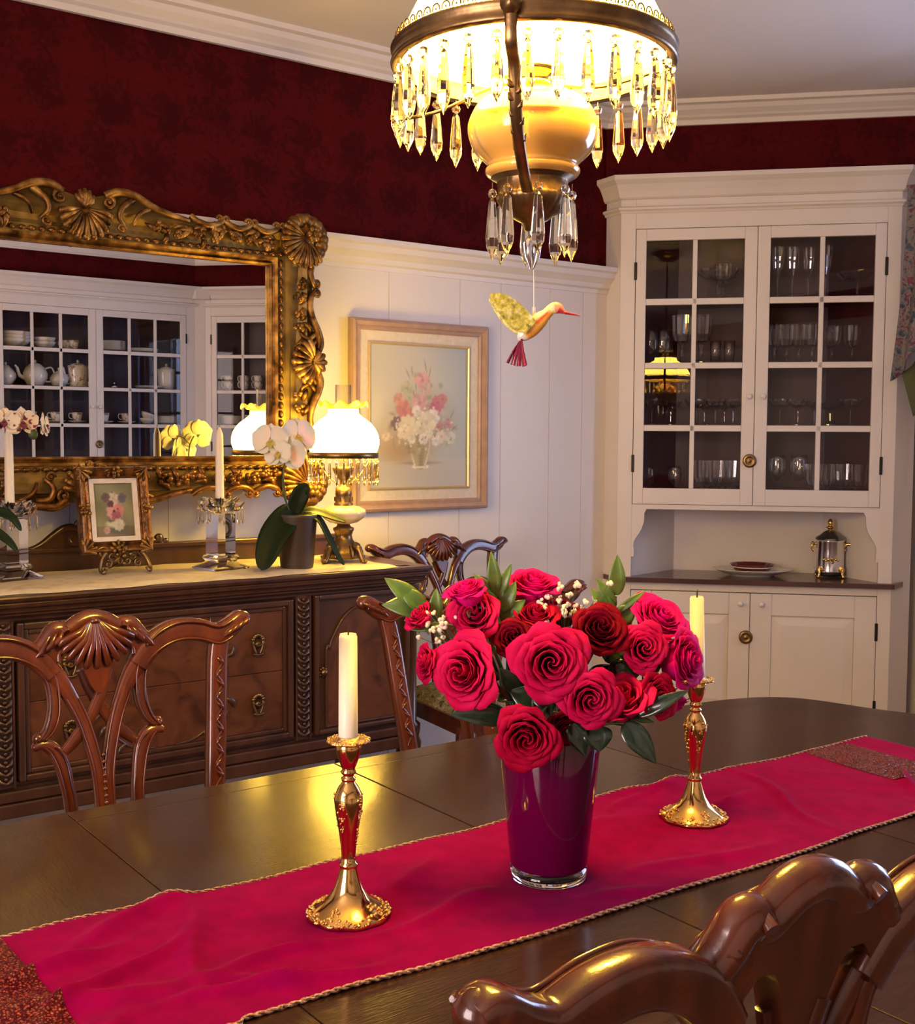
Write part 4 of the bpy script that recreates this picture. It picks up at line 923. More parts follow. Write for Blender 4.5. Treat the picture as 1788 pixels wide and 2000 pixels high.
# ------------------------------------------------------------------ runner on the table
def velvet(name, base, band=False):
    m, nt, bb = mat(name); setp(bb, base, .9, sheen=.05); bb.inputs['Sheen Tint'].default_value = (1,.35,.45,1); bb.inputs['Sheen Roughness'].default_value = .4
    bb.inputs['Specular IOR Level'].default_value = .5 if band else .02
    N = nt.nodes; L = nt.links
    if band:
        v = N.new('ShaderNodeTexVoronoi'); v.inputs['Scale'].default_value = 330
        tc = N.new('ShaderNodeTexCoord'); L.new(tc.outputs['Object'], v.inputs['Vector'])
        rp = N.new('ShaderNodeValToRGB'); e = rp.color_ramp.elements; e[0].color = (.45,.10,.07,1); e[1].color = (.10,.002,.01,1); e[0].position = .25; e[1].position = .5
        L.new(v.outputs['Distance'], rp.inputs[0]); L.new(rp.outputs[0], bb.inputs['Base Color'])
        bb.inputs['Roughness'].default_value = .22; bb.inputs['Metallic'].default_value = .5; bb.inputs['Sheen Weight'].default_value = 0
        nm = N.new('ShaderNodeVectorMath'); nm.operation = 'MULTIPLY_ADD'; nm.inputs[1].default_value = (.9,.9,.0); nm.inputs[2].default_value = (-.45,-.45,1)
        L.new(v.outputs['Color'], nm.inputs[0]); L.new(nm.outputs[0], bb.inputs['Normal'])
    else:
        n = N.new('ShaderNodeTexNoise'); n.inputs['Scale'].default_value = 30; n.inputs['Detail'].default_value = 8
        tc = N.new('ShaderNodeTexCoord'); L.new(tc.outputs['Object'], n.inputs['Vector'])
        rp = N.new('ShaderNodeValToRGB'); rp.color_ramp.elements[0].color = tuple(c*.86 for c in base)+(1,); rp.color_ramp.elements[1].color = tuple(min(1,c*1.12) for c in base)+(1,)
        rp.color_ramp.elements[0].position = .3; rp.color_ramp.elements[1].position = .7
        L.new(n.outputs['Fac'], rp.inputs[0]); L.new(rp.outputs[0], bb.inputs['Base Color'])
    return m
m_velvet = velvet('crimson_velvet', (.20,.0004,.058)); m_sequin = velvet('red_sequins', (.3,.01,.02), True)
m_braid = noisy('rose_gold_braid', [(.35,(.22,.08,.06)),(.6,(.62,.38,.26))], 220, 3, .4, metal=.5, bump=.6)
RUN = thing('table_runner', 'crimson velvet table runner with sequinned ends lying along the dining table', 'runner', (1.08, 1.205, TZ))
rw = random.Random(8)
FL = [(.724,1.214,.062),(1.35,1.22,.062),(1.008,1.167,.07)]
WV = []
for k in range(26):
    a = rw.gauss(.35,.45); WV.append((rw.uniform(.15,2.0), rw.uniform(1.03,1.38), math.cos(a), math.sin(a), rw.uniform(.05,.16), rw.uniform(.008,.020), rw.uniform(.005,.014)))
def run_z(X, Y):
    z = .0012+.0008*math.sin(X*37+Y*21)
    for cx, cy, ca, sa, L, wd, h in WV:
        u = (X-cx)*ca+(Y-cy)*sa; v = -(X-cx)*sa+(Y-cy)*ca+.03*math.sin(u*14)
        z += h*math.exp(-(u/L)**2-(v/wd)**2)
    f = 1
    for fx, fy, fr in FL: d = math.hypot(X-fx, Y-fy); f *= max(0, min(1, (d-fr)/.05))
    e = min(1, max(0, (Y-1.024)/.02))*.75+.25
    return .0012+(z-.0012)*f*e
def run_pt(u, q, x0=.15, x1=2.01):
    X = x0+(x1-x0)*u
    yb = 1.392-.026*(X-.36)/1.65+.004*math.sin(X*6)+.003*math.sin(X*17); yf = 1.050-.022*(X-.5)+.006*math.sin(X*4.2+.6)+.003*math.sin(X*13)
    if X < .5: yf = 1.050+.004*math.sin(X*9)
    if q > .85: X += 0
    Y = yf+(yb-yf)*q
    return (X-1.08, Y-1.205, run_z(X, Y)+.001)
MB().grid(lambda u, q: run_pt(u, q), 340, 90).build('velvet', m_velvet, RUN, solid=.0016)
for x0, x1 in ((.225,.362),(1.79,1.92)):
    def sq(u, q, x0=x0, x1=x1):
        p = run_pt(u, .012+.976*q, x0, x1); return (p[0]+.03*(q-.5)*(1 if x0 > 1 else -.3), p[1], p[2]+.0016)
    MB().grid(sq, 30, 70).build('sequin_band', m_sequin, RUN)
b = MB()
for q0 in (0, 1):
    P = [Vector(run_pt(k/400, q0)) for k in range(401)]
    for ph in (0, PI):
        b.tube([p+Vector((0,.0016*math.cos(k*1.15+ph), .0012+.0016*math.sin(k*1.15+ph))) for k, p in enumerate(P)], .0017 if q0 == 0 else .0011, 5)
b.build('braid_trim', m_braid, RUN)
# ------------------------------------------------------------------ gold candlesticks
def gold_stick(x, y, label, rz=0):
    t = thing('gold_candlestick', label, 'candlestick', (x, y, TZ+.0032), (0,0,rz))
    sc_ = lambda a, z: 1+(.022*math.cos(9*a) if z < .006 else .008*math.cos(9*a) if z < .012 else 0)
    MB().lathe([(.0500,0),(.052,.002),(.049,.0065),(.042,.011),(.033,.0165),(.0245,.024),(.018,.035),(.0135,.048),(.0108,.058),(.0104,.060)], 72, (0,0,0), sc_).build('base', m_gold, t)
    b = MB(); rr = random.Random(4)
    for k in range(150):
        a = 2*PI*k/150+rr.uniform(-.03,.03); r = rr.uniform(.042,.0525); z = .0075+(.0525-r)*.55-.004+.001*rr.random(); b.sphere((r*math.cos(a), r*math.sin(a), z+.001), rr.uniform(.0014,.0028), 6, 4, 1, 1, .8)
    for k in range(4):
        for q in range(16): a = k*PI/2+.35+rr.gauss(0,.12); r = rr.uniform(.031,.043); b.sphere((r*math.cos(a), r*math.sin(a), .0185-(r-.031)*.62), rr.uniform(.0012,.0024), 6, 4)
    b.build('chased_border', m_goldt, t)
    MB().lathe([(.0104,.060),(.0116,.0625),(.0116,.065),(.0092,.067),(.0086,.074),(.0092,.084),(.0118,.104),(.0150,.124),(.0172,.138),(.0178,.145),(.0166,.152),(.0125,.161),(.0085,.166),(.0078,.168)], 40).build('stem', m_gold, t)
    b = MB()
    for k in range(4):
        for q in range(26):
            v = rr.random(); z = .088+.066*v**.6; a = k*PI/2+.35+rr.gauss(0,.10+.22*v); r = .0088+(z-.084)*.14+.0007 if z < .145 else .0172
            b.sphere((r*math.cos(a), r*math.sin(a), z), rr.uniform(.0009,.0021), 6, 4)
    b.build('chased_sprays', m_goldt, t)
    MB().lathe([(.0078,.168),(.0092,.170),(.0092,.172),(.0066,.174),(.0066,.176),(.0092,.178),(.0096,.180),(.0076,.183),(.0094,.187),(.0128,.196),(.0152,.207),(.0158,.216),(.0150,.2165)], 32).build('candle_cup', m_gold, t)
    b = MB(); b.lathe([(.0155,.2155),(.0255,.2165),(.0268,.2180),(.0255,.2200),(.0150,.2205),(.0145,.2235),(.0128,.2240),(.0122,.219)], 48, (0,0,0), lambda a, z: 1+(.04*math.cos(12*a) if z < .2202 else 0))
    for k in range(48): a = 2*PI*k/48; b.sphere((.0245*math.cos(a)*(1+.05*math.cos(12*a)), .0245*math.sin(a)*(1+.05*math.cos(12*a)), .2195), .0019, 6, 4)
    b.build('drip_pan', m_goldt, t)
gold_stick(.724, 1.214, 'gold candlestick at left on the runner with the nearer candle', .2)
gold_stick(1.350, 1.220, 'gold candlestick on the runner to the right of the magenta vase', .9)
candle((.7235,1.214,TZ+.2222), .132, .0119, .0112, 'cream stub candle in the gold candlestick nearest the camera', .004, True)
cd = candle((1.3515,1.219,TZ+.2222), .130, .0116, .0108, 'cream candle partly hidden behind the roses, by the corner cabinet', .004, True)
cd.rotation_euler = (math.radians(1.0),math.radians(-3.2),0)

# ------------------------------------------------------------------ vase of roses
VB = Vector((1.008, 1.167, TZ+.0032))
m_mag = plain('magenta_glass', (.088,.0006,.032), .07, coat=.35, crough=.03, spec=.35)
VS = thing('flower_vase', 'magenta glass vase with a thick clear base holding the bouquet of roses', 'vase', VB)
MB().lathe([(.047,0),(.0505,.002),(.0515,.017),(.0005,.0175)], 48).build('clear_base', m_glass, VS)
MB().lathe([(.0005,.0178),(.0500,.0178),(.0520,.021),(.0605,.110),(.0685,.196),(.0680,.198),(.0660,.1975),(.0655,.190),(.050,.03),(.0005,.028)], 64).build('body', m_mag, VS)
def petal_mat(name, dark, light):
    m, nt, b = mat(name); setp(b, None, .65, spec=.05); N = nt.nodes; L = nt.links
    tc = N.new('ShaderNodeTexCoord'); n = N.new('ShaderNodeTexNoise'); n.inputs['Scale'].default_value = 28; n.inputs['Detail'].default_value = 5
    rp = N.new('ShaderNodeValToRGB'); e = rp.color_ramp.elements; e[0].position = .35; e[1].position = .68; e[0].color = (*dark,1); e[1].color = (*light,1)
    L.new(tc.outputs['Object'], n.inputs['Vector']); L.new(n.outputs['Fac'], rp.inputs[0]); L.new(rp.outputs[0], b.inputs['Base Color'])
    tl = N.new('ShaderNodeBsdfTranslucent'); L.new(rp.outputs[0], tl.inputs[0])
    mx = N.new('ShaderNodeMixShader'); mx.inputs[0].default_value = .30; L.new(b.outputs[0], mx.inputs[1]); L.new(tl.outputs[0], mx.inputs[2]); L.new(mx.outputs[0], N['Material Output'].inputs['Surface'])
    return m
m_pink = petal_mat('hot_pink_petal', (.74,.004,.19), (.90,.014,.33)); m_coral = petal_mat('coral_red_petal', (.60,.004,.075), (.82,.018,.14))
m_red = petal_mat('red_petal', (.42,.002,.035), (.62,.008,.065)); m_dark = petal_mat('dark_red_petal', (.15,.0005,.012), (.24,.001,.022))
m_green = noisy('bright_leaf', [(.3,(.05,.12,.02)),(.7,(.11,.22,.035))], 30, 3, .35, sss=.1); m_dgreen = noisy('dark_glossy_leaf', [(.3,(.008,.022,.012)),(.7,(.018,.042,.024))], 30, 3, .25, coat=.5)
def rose_mesh(R, seed, N=30, openness=1.0):
    b = MB(); rr = random.Random(seed); nu, nv = 9, 8
    for i in range(N):
        t = i/(N-1); ang = i*2.39996+rr.uniform(-.25,.25)
        r0 = R*(.05+.58*t**1.0*openness); H = R*(1.12-.22*t**1.4); zb = -R*.55
        half = 1.5-.72*t; flare = R*(.015+.36*t**1.8*openness); curl = .05+.5*t**1.6; ph = rr.uniform(0,6.3); tipy = rr.uniform(-.05,.05)
        vs = []
        for j in range(nv+1):
            v = j/nv; ws = min(1,(.42+.95*v)) if v < .7 else 1.0
            for k in range(nu+1):
                u = -1+2*k/nu
                ve = v*(1-.20*u*u*(v**2)+tipy*u)
                th = ang+u*half*ws*(.92 if t < .3 else 1)
                s = max(0,(ve-.60)/.40)
                rad = r0*math.sin(min(1,ve*1.45+.12)*PI/2)**.8+flare*s*s+R*.075*u*(1-t*.7)
                rad += R*.018*math.sin(3*u*PI+ph)*ve*(.4+t)
                z = zb+H*(1.28*ve-.28*ve*ve)-curl*R*.30*s*s*s*(1+.3*math.sin(2.2*u*PI+ph))
                vs.append((rad*math.cos(th), rad*math.sin(th), z))
        b.add(vs, [(j*(nu+1)+k, j*(nu+1)+k+1, (j+1)*(nu+1)+k+1, (j+1)*(nu+1)+k) for j in range(nv) for k in range(nu)], True)
    return b
def rose(p, R, face, m, label, seed, N=30, op=1.0):
    ax = (Vector((.808,-.59,0))*face[0]+Vector((-.59,-.807,0))*face[1]+Vector((0,0,face[2]))).normalized()
    q = Vector((0,0,1)).rotation_difference(ax)
    R *= 1.13
    t = thing('rose', label, 'rose', p, q.to_euler(), 'roses in the magenta vase')
    bl = rose_mesh(R, seed, N, op).build('bloom', m, t, solid=.0004)
    b = MB()
    for k in range(5):
        a = k*2*PI/5; b.tube([(R*.12*math.cos(a),R*.12*math.sin(a),-R*.56),(R*.42*math.cos(a),R*.42*math.sin(a),-R*.54),(R*.70*math.cos(a+.1),R*.70*math.sin(a+.1),-R*.66)], [R*.10,R*.13,R*.015], 6, True, .25)
    b.sphere((0,0,-R*.60), R*.16, 8, 6); b.build('sepals', m_stemg, t)
    inv = (q.to_matrix().inverted())
    target = inv @ (Vector((VB.x+(p[0]-VB.x)*.12, VB.y+(p[1]-VB.y)*.12, VB.z+.045))-Vector(p))
    mid = inv @ (Vector((VB.x+(p[0]-VB.x)*.38, VB.y+(p[1]-VB.y)*.38, VB.z+.205))-Vector(p))
    MB().tube(spline([(0,0,-R*.6),(0,0,-R*1.0),tuple(mid),tuple(target)],5), .0028, 7).build('stem', m_stemg, t)
    return t
ROSES = [  # position, radius, facing (right, to camera, up), petals, label, petal count, openness
 ((1.000,1.197,1.146),.041,(.1,.35,1),m_pink,'hot pink rose at the very top of the bouquet',26,1.0),
 ((.909,1.202,1.118),.039,(-.3,.9,.45),m_coral,'coral rose upper left behind the white filler flowers',30,.95),
 ((.895,1.202,1.147),.030,(-.3,.3,1),m_pink,'half hidden pink rose leaning over the upper left coral rose',24,1.0),
 ((.880,1.180,1.050),.051,(-.45,.85,.15),m_coral,'big coral red rose low on the left side, folded outer petals',30,1.0),
 ((.856,1.228,1.058),.030,(-.9,.45,.2),m_coral,'smaller coral rose at the far left edge facing outward',26,.9),
 ((.935,1.155,1.090),.032,(-.1,.8,.5),m_dark,'darkest red rose between the upper left and centre roses',28,.9),
 ((.942,1.092,1.072),.048,(.02,1,.12),m_coral,'large open rose in the middle facing straight out',36,1.05),
 ((1.024,1.093,1.100),.040,(.12,.75,.6),m_dark,'large dark red rose right of centre near the top',32,1.0),
 ((1.120,1.084,1.106),.043,(.35,.55,.75),m_pink,'hot pink many petalled rose at upper right',34,1.0),
 ((1.070,1.060,1.080),.035,(.1,.95,.25),m_coral,'coral rose at right just below the upper right hot pink rose',30,.95),
 ((1.130,1.050,1.060),.042,(.75,.55,.2),m_pink,'hot pink rose at the far right edge in front of the candle',30,1.05),
 ((.980,1.062,1.028),.040,(.12,1,.02),m_coral,'open red rose below right of the middle rose',32,1.0),
 ((1.036,1.056,1.014),.043,(-.25,.55,.65),m_coral,'rose seen from the side with pale coral outer petals, lower right',20,.95),
 ((1.074,1.040,1.020),.034,(.55,.8,.15),m_red,'crimson rose facing right, lower right of the bouquet',28,.95),
 ((.912,1.098,.983),.043,(-.1,1,-.12),m_red,'lowest red rose hanging over the front of the vase rim',34,1.0),
 ((.978,1.165,1.112),.034,(.05,.5,.8),m_red,'red rose tucked under the topmost pink rose',28,1.0),
 ((1.140,1.068,1.000),.022,(.4,.3,-.8),m_pink,'drooping pink rose low at right next to the gold candlestick',16,1.0),
 ((.982,1.105,.985),.032,(.1,.9,-.35),m_red,'red rose half hidden above the vase rim in the middle',24,1.0),
 ((1.040,1.180,1.112),.030,(.2,.3,1),m_dark,'dark red rose behind the white filler flowers at the top right',24,1.0),
 ((.865,1.262,1.112),.024,(-.5,.4,.6),m_coral,'small coral rose behind the left green sprig',18,1.0),
]
for i, (p, R, fc, m, lb, n, op) in enumerate(ROSES): rose(p, R, fc, m, lb, 20+i, n, op)
m_gyps = plain('cream_blossom', (.80,.72,.55), .7)
def pinleaf(b, base, tip, W, nrm):
    B, T = Vector(base), Vector(tip); mid = (B+T)/2+Vector(nrm).normalized()*.08*(T-B).length
    strip_leaf(b, [tuple(B), tuple(mid), tuple(T)], W, nrm, .30, 16, 4, 1.15)
def sprig(label, stem, leaves, m, name='greenery_sprig', cat='greenery'):
    p0 = stem[0]; t = thing(name, label, cat, p0, group='green sprigs in the bouquet')
    r = lambda p: (p[0]-p0[0], p[1]-p0[1], p[2]-p0[2])
    MB().tube([r(p) for p in spline([(VB.x,VB.y,VB.z+.06)]+stem,5)], .0016, 6).build('stem', m_stemg, t)
    for bs, tp, W in leaves:
        l = MB(); pinleaf(l, r(bs), r(tp), W, (-.55,-.75,.4)); l.build('leaf', m, t, solid=.0006)
    return t
sprig('green leafy sprig reaching out at upper left of the bouquet', [(.94,1.21,1.06),(.890,1.252,1.105),(.868,1.270,1.125)],
 [((.868,1.270,1.126),(.829,1.298,1.163),.014),((.872,1.266,1.122),(.845,1.285,1.150),.013),((.872,1.268,1.118),(.826,1.300,1.127),.013),((.88,1.262,1.112),(.850,1.282,1.106),.013),((.888,1.255,1.104),(.856,1.278,1.094),.011),((.884,1.258,1.108),(.884,1.256,1.150),.010)], m_green)
sprig('upright green sprig at the top of the bouquet, left of the topmost rose', [(.96,1.18,1.05),(.945,1.188,1.10),(.936,1.195,1.145)],
 [((.936,1.195,1.146),(.931,1.199,1.201),.0095),((.938,1.194,1.140),(.953,1.183,1.186),.008),((.936,1.195,1.142),(.911,1.212,1.172),.007),((.940,1.192,1.128),(.908,1.214,1.156),.009),((.942,1.19,1.122),(.958,1.180,1.162),.011),((.944,1.189,1.112),(.968,1.172,1.138),.011),((.944,1.189,1.108),(.930,1.197,1.108),.010)], m_green)
sprig('tall green sprig with one upright leaf at the top right of the bouquet', [(1.04,1.14,1.05),(1.072,1.120,1.10),(1.077,1.117,1.140)],
 [((1.077,1.117,1.142),(1.078,1.116,1.196),.012),((1.076,1.118,1.125),(1.055,1.132,1.164),.009),((1.075,1.119,1.110),(1.050,1.136,1.150),.013),((1.078,1.116,1.118),(1.110,1.094,1.148),.006),((1.078,1.116,1.105),(1.098,1.10,1.128),.015)], m_green)
sprig('dark glossy leaves drooping over the vase rim at right', [(1.00,1.10,.975),(1.02,1.075,.985),(1.035,1.055,.988)],
 [((.972,1.085,.990),(.985,1.072,.950),.014),((1.00,1.070,.985),(1.000,1.062,.955),.020),((1.028,1.048,.990),(1.058,1.020,.940),.017),((1.045,1.040,1.00),(1.092,.998,1.034),.010)], m_dgreen)
sprig('dark leaf under the big coral rose at left', [(.96,1.17,.97),(.91,1.18,.99)],
 [((.925,1.155,.992),(.852,1.180,1.000),.016),((.93,1.14,1.02),(.90,1.14,1.06),.018)], m_dgreen)
sprig('dark leaf in the middle between the lower roses', [(.99,1.13,.98),(.985,1.095,1.01)],
 [((.985,1.095,1.01),(.955,1.10,1.04),.018),((.985,1.095,1.01),(1.02,1.08,1.05),.018),((1.02,1.10,1.03),(1.05,1.09,1.055),.018),((.95,1.12,1.01),(.915,1.14,1.03),.018)], m_dgreen)
sprig('dark leaves filling the right side between the open roses', [(1.03,1.13,1.00),(1.05,1.10,1.05)],
 [((1.05,1.10,1.05),(1.03,1.075,1.065),.018),((1.05,1.10,1.04),(1.085,1.075,1.05),.018),((1.05,1.10,1.03),(1.07,1.07,1.00),.020),((1.05,1.11,1.06),(1.09,1.09,1.085),.016)], m_dgreen)
sprig('dark leaves filling the left side between the big coral rose and the centre', [(.97,1.16,1.00),(.945,1.15,1.04)],
 [((.945,1.15,1.04),(.915,1.145,1.075),.018),((.945,1.15,1.03),(.905,1.15,1.015),.018),((.945,1.15,1.04),(.935,1.12,1.005),.020),((.955,1.14,1.05),(.93,1.13,1.08),.016),((.96,1.13,1.03),(.95,1.10,1.00),.018)], m_dgreen)
def gyps(label, cen, spread, n, seed):
    t = thing('baby_breath', label, 'filler flowers', cen, group='white filler flowers')
    rr = random.Random(seed); b = MB(); s = MB(); root = Vector((VB.x-cen[0], VB.y-cen[1], VB.z+.18-cen[2]))*.55
    for k in range(n):
        a = rr.gauss(0,spread[0]); z = rr.gauss(0,spread[1]); c = rr.gauss(0,.012)
        p = Vector((.808*a-.59*c, -.59*a-.807*c, z)); r = rr.uniform(.0024,.0050)
        for q in range(4): b.sphere(p+Vector((rr.uniform(-1,1),rr.uniform(-1,1),rr.uniform(-1,1)))*r*.6, r*.7, 7, 5)
        s.tube([root, root*.3+p*.3, p], .0005, 4)
    s.build('stem', m_stemg, t); b.build('blossom', m_gyps, t)
gyps('cream filler flowers at left of the bouquet', (.866,1.226,1.101), (.018,.010), 24, 1)
gyps('white filler flowers at the top right of the bouquet', (1.022,1.150,1.130), (.026,.014), 40, 2)

# ------------------------------------------------------------------ hanging lamp
HL = thing('hanging_lamp', 'lit brass hanging lamp with milk glass shade and hanging crystal prisms over the table', 'lamp', (CH.x, CH.y, 1.60))
zz = lambda z: z-1.60
m_dome = glow('lit_dome', (1,.63,.09), 60.0, (.02,.008,.0008), 22, (.62,.70))
CA0 = math.atan2(-.807, -.59); CA = math.atan2(-.673, -.74)             # towards the photographer, where the front arm is
MB().lathe([(.176,zz(1.848)),(.170,zz(1.875)),(.155,zz(1.905)),(.130,zz(1.935)),(.100,zz(1.960)),(.078,zz(1.972)),(.0755,zz(1.990)),(.0735,zz(1.990)),(.076,zz(1.971)),(.098,zz(1.958)),(.128,zz(1.933)),(.153,zz(1.903)),(.168,zz(1.874)),(.174,zz(1.848))], 64, caps=False).build('shade', m_dome, HL)
MB().lathe([(.174,zz(1.832)),(.184,zz(1.830)),(.1875,zz(1.834)),(.1845,zz(1.838)),(.1845,zz(1.848)),(.1875,zz(1.852)),(.184,zz(1.856)),(.172,zz(1.855)),(.174,zz(1.832))], 96, caps=False).build('shade_ring', m_brass, HL)
b = MB()
for k in range(72):
    a = 2*PI*k/72; ca, sa = math.cos(a), math.sin(a); h = .0062
    b.tube([((.181)*ca-sa*h*math.cos(q), .181*sa+ca*h*math.cos(q), zz(1.856)+.002+.0085*max(0,math.sin(q))**.8) for q in [PI*j/8 for j in range(9)]], .0012, 5)
    b.sphere((.181*ca,.181*sa,zz(1.8605)), .0016, 5, 4)
b.build('filigree_gallery', m_brass, HL)
MB().lathe([(.0755,zz(1.988)),(.080,zz(1.990)),(.080,zz(1.998)),(.074,zz(2.0)),(.0755,zz(1.988))], 48, caps=False).build('crown_ring', m_brass, HL)
MB().lathe([(.012,zz(2.075)),(.030,zz(2.065)),(.050,zz(2.045)),(.055,zz(2.035)),(.050,zz(2.043)),(.028,zz(2.060)),(.010,zz(2.070))], 32).build('smoke_bell', m_porc, HL)
m_fontp = painted('painted_font_glass', .15, coat=.8, sss=.2)
b = MB(); prof = spline([(.020,zz(1.800)),(.050,zz(1.797)),(.072,zz(1.785)),(.0845,zz(1.763)),(.085,zz(1.745)),(.077,zz(1.725)),(.064,zz(1.712)),(.059,zz(1.706)),(.0625,zz(1.700)),(.0605,zz(1.694)),(.054,zz(1.690))],5)
b.lathe(prof, 96, caps=False); cols = []
for (r, z) in prof:
    for k in range(96):
        a = 2*PI*k/96-CA0; a = (a+PI)%(2*PI)-PI
        c = [.86,.47,.09]; f = .12*math.sin(a*3+z*30); c = [q*(1+f) for q in c]  # orange base puts the lamp's glow through milk glass into the colour
        def blot(a0, z0, ra, rz, col, c):
            d = math.hypot((a-a0)/ra, (z+1.6-z0)/rz); t = max(0, min(1,(1-d)/.35)); return [c[q]*(1-t)+col[q]*t for q in range(3)]
        c = blot(.0,1.768,.60,.022,(.55,.16,.05),c); c = blot(.0,1.762,.46,.012,(.42,.03,.01),c); c = blot(.25,1.778,.45,.009,(.66,.42,.18),c)
        c = blot(-.62,1.770,.28,.022,(.10,.11,.02),c); c = blot(.9,1.775,.35,.012,(.70,.45,.22),c)
        c = blot(-1.15,1.745,.03,.05,(.45,.33,.15),c); c = blot(2.4,1.77,.7,.03,(.6,.12,.05),c)
        cols.append(c)
b.col = cols; b.build('font', m_fontp, HL)
b = MB(); b.lathe([(.054,zz(1.704)),(.056,zz(1.698)),(.055,zz(1.690)),(.047,zz(1.686)),(.047,zz(1.684)),(.045,zz(1.669)),(.048,zz(1.667)),(.046,zz(1.660)),(.036,zz(1.646)),(.022,zz(1.636)),(.012,zz(1.631)),(.010,zz(1.622)),(.0005,zz(1.620))], 72, (0,0,0), lambda a, z: 1+.018*math.cos(24*a)*(1 if zz(1.640) < z < zz(1.684) else 0))
b.build('font_holder', m_brass, HL)
b = MB(); b.lathe([(.032,zz(1.798)),(.030,zz(1.806)),(.022,zz(1.808)),(.022,zz(1.818)),(.034,zz(1.822)),(.036,zz(1.834)),(.030,zz(1.836)),(.012,zz(1.836))], 32)
for sx in (-1,1): b.tube(spline([(0,0,zz(1.815)),(sx*.035,0,zz(1.820)),(sx*.05,0,zz(1.812)),(sx*.058,0,zz(1.818))],4), .004, 7); b.sphere((sx*.06,0,zz(1.818)), .009, 10, 6, .4, 1, 1)
b.build('burner', m_gold, HL)
MB().lathe([(.024,zz(1.836)),(.033,zz(1.865)),(.024,zz(1.91)),(.021,zz(2.02)),(.0225,zz(2.02)),(.0255,zz(1.91)),(.0345,zz(1.865)),(.0255,zz(1.836))], 24, caps=False).build('chimney', m_thin, HL)
for k, a in enumerate((CA, CA+PI)):
    ca, sa = math.cos(a), math.sin(a)
    P = spline([(.190,zz(1.905)),(.191,zz(1.870)),(.190,zz(1.835)),(.187,zz(1.805)),(.166,zz(1.790)),(.158,zz(1.772)),(.150,zz(1.745)),(.126,zz(1.712)),(.085,zz(1.684)),(.046,zz(1.664))],4)
    b = MB(); b.tube([(r*ca, r*sa, z) for r, z in P], .0075, 8, True, .35, (-ca, -sa, .3))
    m0 = len(b.v); b.lathe([(.0005,-.005),(.012,-.004),(.013,0),(.008,.003),(.006,.006),(.0005,.007)], 18)
    for i in range(m0, len(b.v)):
        x, y, z = b.v[i]; rr_ = .192+z; b.v[i] = (rr_*ca-y*sa, rr_*sa+y*ca, zz(1.848)+x)
    for i in range(9):
        r, z = P[22+i]; sd = (i%2)*2-1; b.tube([(r*ca, r*sa, z+.004),((r+.004)*ca-sd*.006*sa,(r+.004)*sa+sd*.006*ca,z+.006),((r+.005)*ca-sd*.0085*sa,(r+.005)*sa+sd*.0085*ca,z+.013)], [.003,.0036,.0008], 6)
    b.tube([(.19*ca,.19*sa,zz(1.90)),(.185*ca,.185*sa,zz(2.0)),(.10*ca,.10*sa,zz(2.66))], .0032, 6)
    b.build('arm', m_brass, HL)
b = MB(); b.lathe([(.0005,zz(2.66)),(.06,zz(2.665)),(.105,zz(2.695)),(.11,zz(2.7195)),(.0005,zz(2.7195))], 40); b.build('ceiling_canopy', m_brass, HL)
b = MB(); P = spline([(.165*math.cos(CA+1.9),.165*math.sin(CA+1.9),zz(1.835)),(.09*math.cos(CA+1.9),.09*math.sin(CA+1.9),zz(1.812)),(.02,.0,zz(1.815)),(.05*math.cos(CA-1.2),.05*math.sin(CA-1.2),zz(1.806)),(.12*math.cos(CA-1.3),.12*math.sin(CA-1.3),zz(1.775)),(.17*math.cos(CA-1.5),.17*math.sin(CA-1.5),zz(1.772))],6); b.tube(P, .0022, 6); b.build('flex', m_brass, HL)
for k in range(31):
    a = CA+.10+2*PI*k/31; x, y = .178*math.cos(a), .178*math.sin(a)
    d = MB(); d.tube([(x,y,zz(1.834)),(x,y,zz(1.824))], .0006, 4); prism_drop(d, (x,y,zz(1.812)), .074+.003*math.sin(k*5), .0088, 8, 0, k); o = d.build('prism', m_prism, HL)
    d = MB(); d.lathe([(.0005,zz(1.8125)),(.0050,zz(1.8145)),(.0066,zz(1.8185)),(.0050,zz(1.8225)),(.0005,zz(1.8245))], 8, (x,y,0), smooth=False); d.build('bead', m_prism, o)
for k in range(8):
    a = CA+.28+2*PI*k/8; x, y = .053*math.cos(a), .053*math.sin(a)
    d = MB(); d.tube([(x,y,zz(1.684)),(x,y,zz(1.676))], .0006, 4); prism_drop(d, (x,y,zz(1.662)), .080, .0092, 8, 0, k); o = d.build('prism', m_prism, HL)
    d = MB(); d.lathe([(.0005,zz(1.662)),(.0045,zz(1.6645)),(.0062,zz(1.669)),(.0045,zz(1.6735)),(.0005,zz(1.6755))], 8, (x,y,0), smooth=False); d.build('bead', m_prism, o)
b = MB(); b.tube([(0,0,zz(1.624)),(0,0,zz(1.610))], .005, 8)
for k in range(4):
    a = k*PI/2+.4; b.tube([(0,0,zz(1.618)),(.011*math.cos(a),.011*math.sin(a),zz(1.606)),(.008*math.cos(a),.008*math.sin(a),zz(1.588)),(.002*math.cos(a),.002*math.sin(a),zz(1.572))], [.002,.0045,.004,.0012], 6)
b.build('leaf_finial', m_silver, HL)

